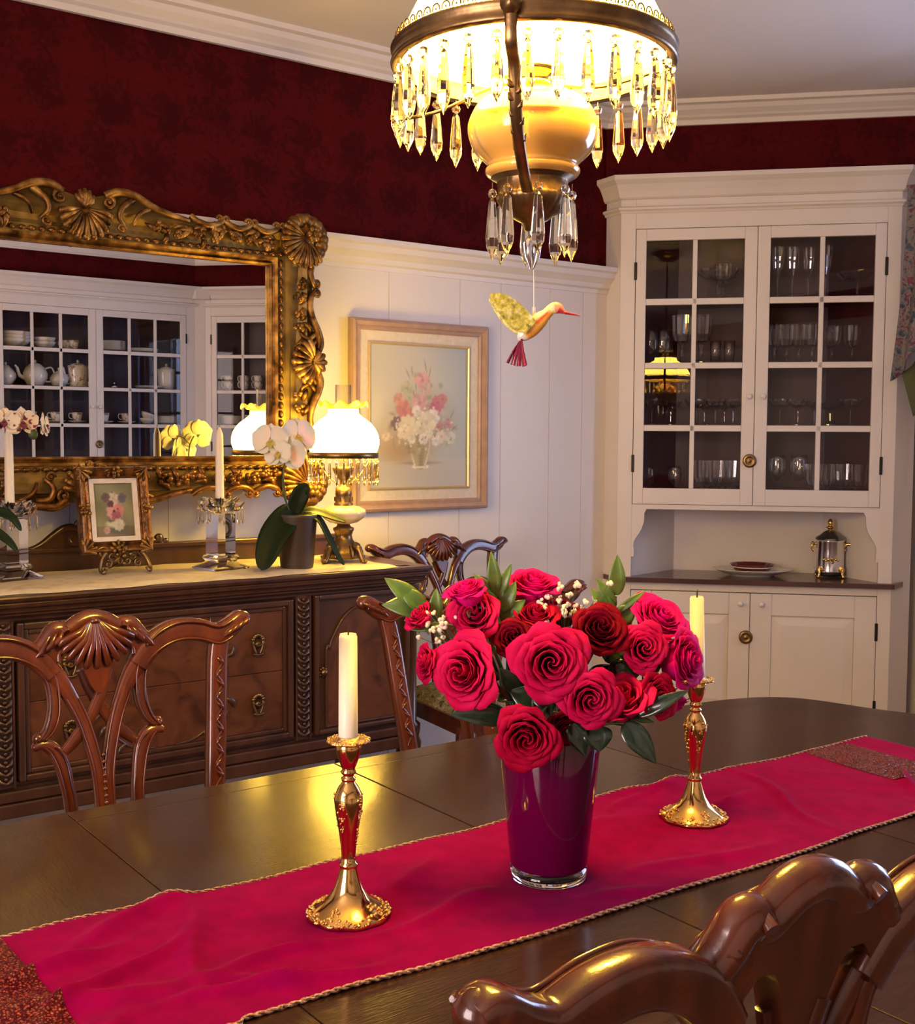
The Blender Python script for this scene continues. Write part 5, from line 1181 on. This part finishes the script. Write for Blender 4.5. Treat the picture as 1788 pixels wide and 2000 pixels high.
# ------------------------------------------------------------------ hummingbird ornament hanging under the lamp
BR = thing('hummingbird_ornament', 'clear acrylic hummingbird with green wing and red tail hanging under the lamp', 'ornament', (1.0,1.205,1.50))
m_bird = painted('painted_acrylic', .12, coat=1.0); m_birdw = noisy('green_acrylic_wing', [(.3,(.20,.20,.02)),(.55,(.55,.50,.08)),(.7,(.75,.70,.45))], 150, 4, .12, coat=1, bump=.6)
m_tail = plain('ruby_acrylic', (.28,.01,.06), .1, trans=.45, ior=1.3, coat=1); m_beak = plain('red_beak', (.45,.01,.03), .2, coat=.6)
m_line = plain('nylon_line', (.75,.72,.72), .4)
bx = lambda a, z, c=0: (.808*a-.59*c, -.59*a-.807*c, z)
SPN = spline([(-.0155,-.022,.002),(-.012,-.017,.0075),(.000,-.006,.0115),(.012,.006,.0105),(.020,.013,.0075),(.026,.019,.0072),(.032,.0215,.0080),(.038,.0195,.0066),(.042,.0165,.0035),(.045,.0150,.0012)],5)
b = MB(); rings = []; cols = []
for i, (a, z, r) in enumerate(SPN):
    j = min(i+1,len(SPN)-1); i0 = max(i-1,0); d = Vector((SPN[j][0]-SPN[i0][0],SPN[j][1]-SPN[i0][1])).normalized(); n = (-d.y, d.x)
    ring = []
    for k in range(16):
        t = 2*PI*k/16; ring.append(bx(a+n[0]*r*math.cos(t), z+n[1]*r*math.cos(t), r*.75*math.sin(t)))
        s = i/len(SPN); c = (.88,.74,.36)
        if .15 < s < .52 and -1.0 < math.cos(t) < .35: c = (.86,.42,.05)
        if .28 < s < .46 and abs(math.cos(t)) < .3: c = (.75,.03,.01)
        if s > .62: c = (.82,.36,.20)
        if s > .72 and math.cos(t) < .1: c = (.65,.05,.06)
        if s < .14: c = (.75,.72,.62)
        cols.append(c)
    rings.append(ring)
b.loft(rings, True, False, False); b.col = cols; b.build('body', m_bird, BR)
MB().tube([bx(.044,.0152),bx(.058,.0125),bx(.0655,.0105)], [.0022,.0011,.0003], 8).build('beak', m_beak, BR)
for cz, sgn in ((.006,1),(-.006,-1)):
    w_ = MB(); PW = [(.006,.002),(-.002,.012),(-.018,.027),(-.036,.0365),(-.050,.0375),(-.056,.034),(-.050,.022),(-.038,.004),(-.022,-.010),(-.008,-.014)]
    c_ = bx(-.022,.010,cz+sgn*.010)
    PW2 = [PW[0], PW[1]]+spline(PW[1:],3)[1:]
    top = [bx(a, z, cz+sgn*(.004+.25*abs(a+.002))) for a, z in PW2]; th = [tuple(Vector(p)+Vector(bx(0,0,.0022))) for p in top]
    n = len(top); w_.v += top+th; w_.f += [tuple(range(n)), tuple(range(2*n-1,n-1,-1))]+[(i,(i+1)%n,n+(i+1)%n,n+i) for i in range(n)]; w_.sm += [False]*(n+2)
    w_.build('wing', m_birdw, BR)
b = MB()
for k in range(4):
    a0 = -2.15+.24*k; e = (-.013+.052*math.cos(a0)*.62, -.018+.052*math.sin(a0)*.62-.006)
    b.tube([bx(-.013,-.020,(k-1.5)*.002),bx((e[0]-.013)/2-.001,(e[1]-.02)/2,(k-1.5)*.004),bx(e[0],e[1],(k-1.5)*.006)], [.002,.0042,.0055], 4, True, .45)
b.build('tail', m_tail, BR)
b = MB(); b.tube([bx(.003,.008),bx(.0035,.022)], .0022, 8); b.tube([bx(.0035,.022),bx(.003,.06),bx(.001,.120)], .0006, 5); b.build('hanging_line', m_line, BR)
# ------------------------------------------------------------------ carved dining chairs (local: front faces -y, back plane at y = 0 at seat height)
m_seat = noisy('floral_tapestry', [(.30,(.012,.012,.008)),(.42,(.05,.055,.03)),(.5,(.28,.22,.12)),(.58,(.09,.085,.05)),(.66,(.34,.30,.22)),(.8,(.04,.04,.025))], 26, 5, .85, dist=1.5)
def yb(z): return .165*(z-.48)
def mirror(P): return [(-p[0],)+tuple(p[1:]) for p in P]
def make_chair(label):
    t = thing('dining_chair', label, 'chair', (0,0,0), (0,0,0), 'carved dining chairs')
    # top rail: two arches with upturned ears joined by a shell crest
    b = MB()
    arch = spline([(.302,.990,.012),(.290,.992,.015),(.268,.976,.019),(.240,.966,.0205),(.205,.977,.021),(.165,.981,.021),(.130,.972,.021),(.100,.952,.021),(.078,.925,.020)],4)
    for sg in (1,-1):
        A = arch if sg > 0 else mirror(arch)
        b.strap(A, yb, .034, 12)
        b.sphere((sg*.298, yb(.992), .991), .0165, 12, 8, 1, 1.0, .9)
        for off in (-.016,.016):
            b.tube([(p[0]+0, yb(p[1])-.017, p[1]+off*(1 if True else 0)) for p in A[8:30]], .0028, 6)
        for k in range(4): b.tube([(sg*(.250+.012*k), yb(.97)-.017, .962+.006*k),(sg*(.262+.012*k), yb(.98)-.022, .972+.006*k),(sg*(.276+.010*k), yb(.985)-.016, .976+.006*k)], [.003,.0055,.002], 6)
    cr = [(0,1.022),(.022,1.016),(.040,1.004),(.052,.998),(.058,1.008),(.072,1.004),(.082,.990),(.092,.978),(.098,.955),(.074,.925),(.070,.948),(.058,.960),(.042,.960),(.034,.950),(.026,.930),(.016,.903),(.006,.886),(0,.884)]
    cr = cr+[(-x, z) for x, z in cr[::-1][1:-1]]
    n = len(cr); vs = []
    for y, k in ((-.014,.985),(-.017,.95),(.013,1.0),(.017,.96)):
        vs.append([(x*k, yb(z)+y, .96+(z-.96)*k) for x, z in cr])
    m0 = len(b.v)
    b.add(vs[0]+vs[2], [(i,(i+1)%n,n+(i+1)%n,n+i) for i in range(n)], True)
    b.add(vs[0], [tuple(range(n))], True); b.add(vs[2], [tuple(range(n-1,-1,-1))], True)
    # rounded crest and steps along the upper edge
    for sg in (1,-1):
        E_ = [(0,1.016),(.022,1.011),(.040,1.000),(.051,.995),(.060,1.001),(.072,.998),(.081,.986),(.092,.974)]
        if sg > 0:
            Q_ = spline([(-x, z) for x, z in (E_+[(.106,.966),(.122,.966)])[::-1]][:-1]+E_+[(.106,.966),(.122,.966)],3); n_ = len(Q_)
            b.tube([(x, yb(z), z) for x, z in Q_], [.0168-.006*max(0,(abs(x)-.085)/.04) for x, z in Q_], 12)
        b.tube([(sg*.052, yb(1)-.02, .998),(sg*.058,yb(1)-.002,1.012),(sg*.060,yb(1)+.02,.998)], .006, 8); b.sphere((sg*.086,yb(.985),.984), .012, 8, 6, 1, 1.5, .8)
        for k in range(3): b.tube([(sg*(.058+.012*k), yb(1)-.016, .998-.003*k),(sg*(.066+.016*k), yb(.99)-.024, .988-.010*k),(sg*(.084+.014*k), yb(.98)-.015, .970-.008*k)], [.003,.006,.002], 6)
        b.tube([(sg*x, yb(z)-.015, z) for x, z in spline([(.030,.952),(.036,.966),(.052,.970),(.066,.962),(.068,.948)],4)], .0042, 7)
        b.sphere((sg*.030, yb(.95)-.016, .951), .008, 8, 6)
    b.build('top_rail', m_mahog, t)
    b = MB()
    for k in range(11):
        a = -1.12+2.24*k/10; L = .062+.012*math.cos(a*1.4)
        pts = [(.012*math.sin(a), yb(1.014)-.019, 1.014-.002*abs(a)),(.55*L*math.sin(a)*1.05, yb(.99)-.028, 1.012-.55*L*math.cos(a)),(L*1.15*math.sin(a), yb(.96)-.022, 1.010-L*math.cos(a)),(L*1.2*math.sin(a), yb(.95)-.017, 1.004-L*math.cos(a))]
        b.tube(pts, [.002,.0058,.0066,.004], 8)
    b.sphere((0, yb(1.016)-.020, 1.014), .008, 10, 6, 1.3, 1, .7)
    b.build('carved_shell', m_mahog, t)
    # pierced interlaced splat
    b = MB()
    A = spline([(.090,.940,.020),(.066,.912,.0165),(.048,.880,.0135),(.032,.842,.0120),(.020,.800,.0112),(.011,.755,.0104),(.0075,.705,.0100),(.0075,.60,.0105),(.0085,.52,.011)],4)
    B = spline([(.096,.945,.014),(.083,.915,.0115),(.079,.885,.0105),(.081,.855,.0105),(.091,.829,.0095),(.105,.815,.0075)],4)
    Cc = spline([(.118,.803,.005),(.102,.805,.010),(.085,.795,.0125),(.073,.770,.0125),(.066,.735,.0110),(.061,.695,.0105),(.056,.60,.010),(.045,.52,.010)],4)
    D = spline([(-.022,.925,.010),(-.012,.895,.0100),(.004,.862,.0105),(.024,.832,.0105),(.046,.806,.0105),(.066,.788,.008)],4)
    for sg in (1,-1):
        f = (lambda P: P) if sg > 0 else mirror
        b.strap(f(A), lambda z: yb(z)-.003, .022); b.strap(f(B), lambda z: yb(z)-.001, .022); b.strap(f(Cc), lambda z: yb(z)-.001, .020); b.strap(f(D), lambda z: yb(z)+.006*sg+.003, .012)
        b.sphere((sg*.109, yb(.815)-.001, .817), .0105, 10, 7, 1, 1.15, 1); b.sphere((sg*.114, yb(.80)-.001, .803), .008, 9, 6, 1, 1.15, 1)
        for P, s0 in ((A,8),(B,2),(Cc,6)):
            Q = f(P)[s0:]
            for so in (-1,1): b.tube([(p[0]+so*p[2]*.78, yb(p[1])-.013, p[1]) for p in Q], .0019, 5)
    for k in range(8): b.sphere((0, yb(.77-.012*k)-.012, .775-.012*k), .0042, 8, 5)
    b.box(-.075,.075,yb(.50)-.012,yb(.50)+.014,.47,.525)
    b.build('splat', m_mahog, t, )
    for sg in (1,-1):
        b = MB()
        S = spline([(.246,.958,.019),(.238,.92,.0195),(.231,.85,.0195),(.222,.76,.0190),(.214,.68,.0185),(.206,.58,.018),(.200,.49,.019),(.200,.42,.019)],3)
        b.strap(S if sg > 0 else mirror(S), lambda z: yb(z), .030, 12)
        cx_ = lambda z: .231+.085*(z-.85)
        W_ = [(sg*cx_(z)+.0055*math.sin((.925-z)*150), yb(z)-.0155, z) for z in [.925-.0035*q for q in range(70)]]
        b.tube(W_, .0024, 6)
        for k in range(11):
            z = .925-(k+.5)*PI/150; s2 = (k%2)*2-1
            b.tube([(sg*cx_(z)+s2*.004, yb(z)-.015, z+.008),(sg*cx_(z)-s2*.004, yb(z)-.0185, z+.001),(sg*cx_(z)-s2*.0075, yb(z)-.015, z-.007)], [.0012,.0040,.0010], 6)
        b.build('stile', m_mahog, t)
        L = MB(); P = spline([(sg*.200,.0,.43),(sg*.200,.015,.30),(sg*.200,.05,.15),(sg*.200,.10,.0)],4)
        L.tube(P, [.021]*6+[.019]*4+[.018]*3, 10); L.build('leg', m_mahog, t)
        L = MB(); P = spline([(sg*.245,-.42,.43),(sg*.258,-.44,.38),(sg*.256,-.437,.30),(sg*.240,-.42,.18),(sg*.238,-.418,.08),(sg*.250,-.43,.03)],4)
        L.tube(P, [.030,.033,.035,.036,.036,.034,.032,.030,.027,.025,.023,.021,.019,.018,.017,.017,.018,.020,.024,.028,.030][:len(P)], 12); L.sphere((sg*.252,-.433,.026), .032, 12, 8, 1.05, 1.1, .8); L.build('leg', m_mahog, t)
    fp = [(-.215,.012),(.215,.012),(.272,-.46),(-.272,-.46)]
    MB().prism(fp, .405, .46).build('seat_frame', m_mahog, t, bevel=.008, bseg=3)
    b = MB()
    def cush(u, q):
        y = .0-.455*q; h = .205+.058*q; x = -h+2*h*u; e = min(1, min(u,1-u,q,1-q)*7)
        return (x, y, .458+.045*math.sin(e*PI/2)+.012*math.sin(PI*u)*math.sin(PI*q))
    b.grid(cush, 24, 24); b.build('seat_cushion', m_seat, t)
    return t
CHAIR = make_chair('carved mahogany chair at the left, between the table and the sideboard drawers')
CHAIR.location = (.708, 2.010, 0)
dup(CHAIR, (1.603, 2.035, 0), (0,0,math.radians(-3)), 'carved chair half hidden behind the roses, beside the sideboard door')
dup(CHAIR, (2.452, 3.385, 0), (0,0,0), 'carved chair standing against the wall at the right end of the sideboard', scale=(1,1,.967))
dup(CHAIR, (.683, .590, 0), (0,0,PI-math.radians(4)), 'carved chair back in the right front corner, closest to the camera', scale=(.93,1,1.024))

# ------------------------------------------------------------------ urn and plates in the niche
UP_ = c1(.884, .17, .7685)
UR = thing('silver_urn', 'silver coffee urn with gilt mounts on the counter of the corner cabinet niche', 'urn', UP_, (0,0,A1))
MB().lathe([(.056,.020),(.060,.024),(.059,.030),(.0585,.150),(.061,.156),(.060,.160),(.058,.160),(.052,.157)], 40).build('body', m_silver, UR)
MB().lathe([(.061,.161),(.059,.168),(.040,.180),(.026,.192),(.016,.197),(.010,.199),(.0005,.199)], 40).build('lid', m_dsilver, UR)
b = MB(); b.lathe([(.010,.199),(.010,.205),(.019,.208),(.020,.211),(.010,.214),(.009,.218),(.0125,.226),(.011,.238),(.004,.246),(.0005,.247)], 20); b.build('finial', m_gold, UR)
MB().lathe([(.050,.008),(.056,.012),(.057,.019),(.0005,.0195)], 32).build('burner_base', m_iron, UR)
for k in range(4):
    a = PI/4+k*PI/2; b = MB(); ca, sa = math.cos(a), math.sin(a)
    b.tube([(r*ca,r*sa,z) for r, z in ((.060,.05),(.066,.034),(.064,.018),(.072,.004))], [.006,.010,.007,.006], 8); b.sphere((.070*ca,.070*sa,.0055), .007, 8, 6, 1,1,.75)
    for q in (-1,1): b.sphere((.065*ca-q*.008*sa,.065*sa+q*.008*ca,.036), .006, 7, 5)
    b.build('leg', m_gold, UR)
b = MB(); b.tube(spline([(.058,0,.135),(.075,-.004,.140),(.088,-.008,.135),(.096,-.010,.110),(.104,-.012,.075),(.112,-.014,.04)],4), [.007]*8+[.009]*8+[.006]*5, 8)
for k in range(5): a = k*2*PI/5; b.sphere((.058,.012*math.cos(a),.125+.014*math.sin(a)), .007, 7, 5)
b.build('handle', m_gold, UR)
b = MB(); b.tube(spline([(-.058,0,.140),(-.070,0,.138),(-.073,0,.120),(-.064,0,.108)],4), .005, 8); b.sphere((-.070,0,.142), .008, 8, 6); b.build('handle', m_gold, UR)
b = MB()
for dx, dz, r in ((-.03,.078,.006),(-.012,.080,.007),(.004,.082,.008),(.018,.080,.006),(.004,.066,.006),(-.022,.074,.005),(.028,.077,.005)): b.sphere((dx,-math.sqrt(max(.0001,.0592**2-dx*dx))-.001,dz), r, 8, 6, 1,.6,1)
b.tube([(.004,-.058,.082),(.004,-.075,.080),(.004,-.082,.070)], .004, 8); b.build('spigot', m_gold, UR)
PP = c1(.566, .155, .7685)
pl = thing('serving_platter', 'oval white platter on the niche counter under the red dish', 'platter', PP, (0,0,A1)); pl.scale = (1.0,.72,1)
MB().lathe([(.090,.0),(.094,.004),(.130,.014),(.166,.027),(.168,.029),(.164,.030),(.128,.019),(.092,.010),(.0005,.009)], 56).build('plate', m_china, pl)
m_reddish = noisy('deep_red_glaze', [(.3,(.10,.012,.012)),(.7,(.16,.02,.02))], 30, 4, .2, coat=.5)
rd = thing('red_dish', 'deep red fluted dish stacked on the oval white platter', 'dish', (PP.x,PP.y,PP.z+.0105), (0,0,A1))
MB().lathe([(.060,.0),(.066,.004),(.082,.026),(.090,.038),(.091,.0395),(.088,.0395),(.080,.030),(.064,.010),(.0005,.009)], 64, (0,0,0), lambda a, z: 1+.03*math.cos(16*a)*(z/.04)).build('bowl', m_reddish, rd)
MB().lathe([(.0835,.0265),(.0870,.0265),(.0880,.0305),(.0845,.0300),(.0835,.0265)], 64, (0,0,0), lambda a, z: 1+.03*math.cos(16*a)*(z/.04), caps=False).build('white_band', m_china, rd)

# ------------------------------------------------------------------ glassware behind the glazed doors
ORD = ['leftmost','second','third','fourth','fifth','sixth','seventh','eighth','ninth']
GL = {
 'wine_glass': [(.034,0),(.034,.002),(.010,.006),(.004,.012),(.0038,.075),(.008,.085),(.028,.105),(.036,.130),(.034,.165),(.031,.190),(.0300,.190),(.0330,.165),(.0350,.130),(.027,.107),(.006,.090),(.0005,.088)],
 'goblet': [(.033,0),(.033,.002),(.012,.006),(.006,.014),(.010,.030),(.006,.045),(.009,.060),(.026,.072),(.034,.095),(.036,.130),(.037,.158),(.0358,.158),(.0348,.130),(.0328,.096),(.024,.075),(.0005,.066)],
 'flute': [(.030,0),(.030,.002),(.008,.006),(.0038,.014),(.0038,.080),(.010,.092),(.020,.120),(.024,.165),(.025,.205),(.0240,.205),(.0230,.165),(.018,.120),(.007,.096),(.0005,.094)],
 'tumbler': [(.026,0),(.028,.001),(.031,.07),(.033,.130),(.0318,.130),(.0298,.07),(.026,.010),(.0005,.009)],
 'coupe': [(.032,0),(.032,.002),(.010,.006),(.0045,.014),(.0045,.062),(.010,.072),(.038,.085),(.050,.105),(.052,.112),(.0508,.112),(.0485,.106),(.036,.088),(.008,.077),(.0005,.075)],
 'compote': [(.040,0),(.040,.003),(.018,.010),(.009,.02),(.010,.055),(.022,.068),(.060,.080),(.082,.100),(.085,.108),(.0835,.108),(.080,.102),(.058,.084),(.02,.073),(.0005,.071)],
}
protos = {}
def glassware(kind, place, A, x, y, z, label, group, sc_=1.0):
    if kind not in protos:
        b = MB(); cut = kind in ('goblet','coupe','flute','compote')
        b.lathe(GL[kind], 24, (0,0,0), (lambda a, z: 1+.06*math.cos(12*a)*(1 if z > .07 else .2)) if cut else None, not cut)
        o = b.build(kind, m_thin); protos[kind] = o
    else:
        o = protos[kind].copy(); link(o)
    o.location = place(x, y, z); o.scale = (sc_,)*3; o.rotation_euler = (0,0,x*9)
    tag(o, label, {'wine_glass':'wine glass','flute':'champagne flute','compote':'glass dish'}.get(kind, kind), group)
    return o
SH = [1.0795,1.4065,1.6645,1.9265]; SHN = ['bottom shelf','second shelf from the bottom','second shelf from the top','top shelf']
def row(kind, xs, y, s, what, door, sc_=1.0, jit=.0):
    for i, x in enumerate(xs):
        rank = ORD[i]+' '+what if len(xs) > 1 else what
        glassware(kind, c1, A1, x, y+jit*((i*7)%3-1), SH[s], f'{rank}, {SHN[s]}, behind the {door} cabinet door', f'{what} on the {SHN[s]}, {door} door', sc_)
row('goblet', [.345,.405,.462], .10, 0, 'cut crystal goblet', 'left', 1.12); row('goblet', [.372,.436,.485], .19, 0, 'cut goblet in the rear', 'left', 1.1)
row('wine_glass', [.125,.235], .14, 0, 'plain wine glass', 'left', .8)
row('wine_glass', [.655,.742], .10, 0, 'large wine glass', 'right', 1.08); row('goblet', [.800,.855,.925,.975], .12, 0, 'cut stem glass', 'right', 1.05, .03)
row('coupe', [.322,.400,.470], .09, 1, 'champagne coupe', 'left', .95); row('coupe', [.215,.355,.440], .19, 1, 'coupe in the rear', 'left', .9); row('coupe', [.135], .12, 1, 'single coupe at the hinge side', 'left', .95)
row('coupe', [.660,.735,.800,.940], .10, 1, 'cut glass coupe', 'right', .95, .02); row('compote', [.868], .13, 1, 'wide glass dish on a foot', 'right', .9)
row('tumbler', [.125,.178], .12, 2, 'tall tumbler', 'left', 1.25); row('goblet', [.258,.335], .09, 2, 'tall cut goblet', 'left', 1.25); row('tumbler', [.395,.452], .12, 2, 'short tumbler', 'left', .72, .02)
row('goblet', [.632,.682,.732,.782], .10, 2, 'small stem glass', 'right', .98, .015); row('goblet', [.865,.945], .12, 2, 'detached stem glass', 'right', .95)
row('compote', [.405], .12, 3, 'footed glass dish', 'left', 1.15); row('goblet', [.425], .20, 3, 'goblet in the rear', 'left', 1.0)
row('flute', [.640,.700,.765,.830], .11, 3, 'champagne flute', 'right', 1.02, .02); row('compote', [.965], .14, 3, 'glass bowl on a foot', 'right', 1.0)

# ------------------------------------------------------------------ china in the cupboards seen in the mirror
m_band = noisy('floral_china', [(.46,(.74,.70,.63)),(.56,(.74,.70,.63)),(.60,(.42,.22,.18)),(.70,(.30,.28,.2))], 34, 2, .15, coat=.5)
def plate_stack(place, x, y, z, n, r, label, group):
    for i in range(n):
        if 'plate' not in protos:
            protos['plate'] = MB().lathe([(.55,0),(.58,.02),(.80,.06),(1.0,.15),(1.0,.17),(.79,.085),(.56,.045),(.0005,.04)], 36).build('plate', m_china); o = protos['plate']
        else: o = protos['plate'].copy(); link(o)
        o.location = place(x, y, z+i*.0075); o.scale = (r,r,.085)
        tag(o, (('lowest' if i == 0 else 'topmost' if i == n-1 else ORD[i]+' from the bottom') + ' ' if n > 1 else '')+label, 'plate', group)
def cup(place, A, x, y, z, label, group, saucer=True):
    if 'cup' not in protos:
        t = thing('teacup', label, 'cup', (0,0,0))
        MB().lathe([(.020,0),(.021,.003),(.028,.014),(.034,.040),(.036,.066),(.0345,.066),(.032,.04),(.026,.016),(.0005,.010)], 28).build('bowl', m_band, t)
        MB().tube(spline([(.033,0,.056),(.050,0,.060),(.058,0,.044),(.050,0,.024),(.031,0,.020)],5), .0034, 8).build('handle', m_china, t)
        protos['cup'] = t; o = t
    else: o = dup(protos['cup'], (0,0,0), (0,0,0), label, group)
    o.location = place(x, y, z+(.0105 if saucer else 0)); o.rotation_euler = (0,0,A+.3); o['label'] = label; o['group'] = group
    if saucer:
        if 'saucer' not in protos:
            protos['saucer'] = MB().lathe([(.026,0),(.03,.002),(.052,.008),(.066,.015),(.066,.017),(.05,.0105),(.022,.0095),(.0005,.0095)], 32).build('saucer', m_china); s = protos['saucer']
        else: s = protos['saucer'].copy(); link(s)
        s.location = place(x, y, z); tag(s, 'saucer under the '+label, 'saucer', 'saucers')
def pot(place, A, x, y, z, prof, label, hand, spout, m=None, kn=.0):
    t = thing('teapot', label, 'teapot', place(x,y,z), (0,0,A))
    MB().lathe(prof, 32).build('body', m or m_china, t); zt = prof[-1][1]
    h = prof[len(prof)//2]; R = max(p[0] for p in prof)
    MB().lathe([(prof[-1][0]*.95,zt-.001),(prof[-1][0]*.8,zt+.010),(.008,zt+.018),(.007,zt+.022),(.011,zt+.030),(.004,zt+.040),(.0005,zt+.041)], 24).build('lid', m or m_china, t)
    if hand: MB().tube(spline([(R*.80,0,zt*.85),(R*1.35,0,zt*.92),(R*1.55,0,zt*.6),(R*1.30,0,zt*.25),(R*.86,0,zt*.22)],5), .006, 8).build('handle', m_china, t)
    if spout: MB().tube(spline([(-R*.85,0,zt*.35),(-R*1.25,0,zt*.5),(-R*1.45,0,zt*.85),(-R*1.65,0,zt*.98)],4), [.014]*5+[.011]*4+[.008]*4, 8).build('spout', m_china, t)
    return t
# china cupboard, x is measured from its right end: right door .12-.70, left door .80-1.38
plate_stack(c2,.585,.15,SH[3],9,.10,'plate of the tall stack, mirrored top shelf','plates stacked on the top shelf'); plate_stack(c2,.36,.14,SH[3],3,.12,'wide plate of the low stack, mirrored top shelf','wide plates on the top shelf')
bowl = lambda x, y, s, r, h, lb: tag(MB().lathe([(r*.5,0),(r*.55,h*.06),(r*.85,h*.5),(r,h),(r*.97,h),(r*.8,h*.52),(r*.4,h*.14),(.0005,h*.12)],36).build('serving_bowl', m_china), lb, 'bowl')
for x, y, s, r, h, lb in ((1.27,.15,3,.115,.055,'wide white bowl at the bottom of the bowl stack in the mirror'),(1.27,.15,3,.115,.055,'wide white bowl in the middle of the bowl stack in the mirror'),(1.27,.15,3,.115,.055,'wide white bowl on top of the bowl stack in the mirror')):
    o = bowl(x, y, s, r, h, lb); k = 0 if 'bottom' in lb else 1 if 'middle' in lb else 2; o.location = c2(x, y, SH[s]+.024*k)
for k in range(2):
    o = bowl(0,0,3,.075,.045,('lower' if k == 0 else 'upper')+' small soup bowl on the top shelf in the mirror'); o.location = c2(1.06,.15,SH[3]+.03*k)
for k, x in enumerate((.86,.90)):
    cup(c2,PI,x,.14+.03*k,SH[3],('nearer' if k == 0 else 'farther')+' white cup on the top shelf in the mirror','cups on the top shelf',False)
ROUND = [(.045,0),(.05,.005),(.072,.04),(.075,.07),(.06,.10),(.045,.112)]
pot(c2,PI,1.33,.15,SH[2],[(.04,0),(.045,.006),(.068,.045),(.070,.075),(.05,.105),(.036,.118)],'round lidded sugar pot at far left of the teapots in the mirror',False,False)
pot(c2,0,1.13,.15,SH[2],[(.05,0),(.055,.006),(.082,.05),(.084,.085),(.066,.125),(.050,.140)],'large white pitcher second from left of the teapots in the mirror',True,True)
pot(c2,0,.965,.15,SH[2],[(.04,0),(.045,.005),(.062,.035),(.062,.06),(.045,.085),(.034,.092)],'small round white teapot third in the mirror row',True,False)
pot(c2,0,.83,.15,SH[2],[(.062,0),(.066,.004),(.064,.05),(.070,.12),(.074,.150),(.060,.152)],'tall flowered coffee pot nearest the middle of the mirror row',True,True,m_band)
plate_stack(c2,.74,.16,SH[2],2,.06,'small saucer between the coffee pot and the silver lid in the mirror','small saucers')
o = MB().lathe([(.026,0),(.028,.004),(.022,.018),(.010,.026),(.006,.030),(.009,.036),(.0005,.042)],24).build('cruet_lid', m_silver); o.location = c2(.575,.13,SH[2]); tag(o,'small silver cover on the cupboard shelf in the mirror','cover')
plate_stack(c2,.30,.15,SH[2],2,.11,'flat plate, mirrored teapot shelf','flat plates'); 
for i, x in enumerate((.16,.10+.13)):
    pass
CUPX = [1.31,1.17,1.00,.85,.655,.49]
CL = ['farthest left teacup','second teacup from the left','third teacup','teacup nearest the left of the door gap','teacup just right of the door gap','flowered teacup in the middle of the right door']
for x, lb in zip(CUPX, CL): cup(c2, PI, x, .12, SH[1], lb+' in the mirror', 'teacups on their saucers')
for k, x in enumerate((.345,.30)): 
    o = bowl(0,0,1,.055,.042,('upright' if k == 0 else 'tilted')+' sauce bowl beside the blue curtain reflection in the mirror'); o.location = c2(.33,.14,SH[1]+.002+.034*k); o.rotation_euler = (0,.35*k,0)
plate_stack(c2,.16,.15,SH[1],7,.085,'plate of the right stack, mirrored cup shelf','plates at the right end of the cup shelf')
pot(c2,0,.17,.15,SH[2],[(.05,0),(.055,.006),(.060,.05),(.064,.12),(.066,.150),(.05,.152)],'tall white jug at the right end of the teapot shelf in the mirror',False,False)
for i, (x, r, h, mm, lb) in enumerate(((1.245,.020,.045,m_china,'white egg cup on the lowest shelf in the mirror, at left'),(1.185,.020,.048,m_china,'white beaker on the lowest shelf in the mirror, beside the egg cup'),(.82,.016,.045,m_silver,'silver shaker on the lowest shelf in the mirror'))):
    o = MB().lathe([(r,0),(r*1.02,.003),(r*.85,h*.8),(r*.9,h),(r*.8,h),(.0005,h*.9)],20).build('beaker', mm); o.location = c2(x,.10,SH[0]); tag(o, lb, 'beaker')
def figurine(x, lb):
    t = thing('figurine', lb, 'figurine', c2(x,.10,SH[0]))
    b = MB(); b.lathe([(.020,0),(.022,.004),(.016,.010),(.018,.022),(.010,.032)],14); b.sphere((0,0,.042), .011, 10, 7); b.sphere((.013,0,.028), .009, 8, 6); b.sphere((-.012,.004,.026), .008, 8, 6); b.sphere((.006,0,.053), .005, 7, 5); b.build('body', m_porc, t)
figurine(.985,'white porcelain figurine left of the door edge on the lowest shelf in the mirror'); figurine(.925,'white porcelain figurine beside the first one in the mirror'); figurine(.875,'small figurine next to the silver shaker in the mirror')
bl = thing('brass_bell', 'brass bell on the lowest shelf of the right cupboard door in the mirror', 'bell', c2(.60,.10,SH[0]))
MB().lathe([(.034,0),(.035,.003),(.026,.020),(.022,.040),(.012,.050),(.0005,.052)],28).build('body', m_gold, bl); MB().lathe([(.004,.052),(.003,.060),(.006,.066),(.003,.085),(.0005,.092)],14).build('handle', m_gold, bl)
# corner cabinet at the right of the mirror; x runs from the far wall, so the visible doors are near x = 1.1
for i, (x, k) in enumerate(((.97,0),(.97,1),(.84,0),(.84,1),(.73,0),(.73,1))):
    cup(c3, PI-.5, x, .12, SH[2]+.045*k, f'{"upper" if k else "lower"} teacup of the {["left","middle","right"][i//2]} pair in the mirrored corner cabinet', 'stacked teacups in the corner cabinet', False)
plate_stack(c3,.95,.14,SH[1],8,.085,'plate, left stack in the mirrored corner cabinet','plates in the corner cabinet, left stack'); plate_stack(c3,.76,.14,SH[1],9,.085,'plate, right stack in the mirrored corner cabinet','plates in the corner cabinet, right stack')
dp = MB().lathe([(.045,0),(.05,.004),(.07,.010),(.092,.018),(.092,.020),(.068,.0135),(.045,.008),(.0005,.008)],36).build('display_plate', m_band); dp.location = c3(.86,.16,SH[0]+.093); dp.rotation_euler = Euler((math.radians(80),0,A3)); tag(dp,'plate standing on edge on the lowest shelf behind the table lamp reflection','plate')
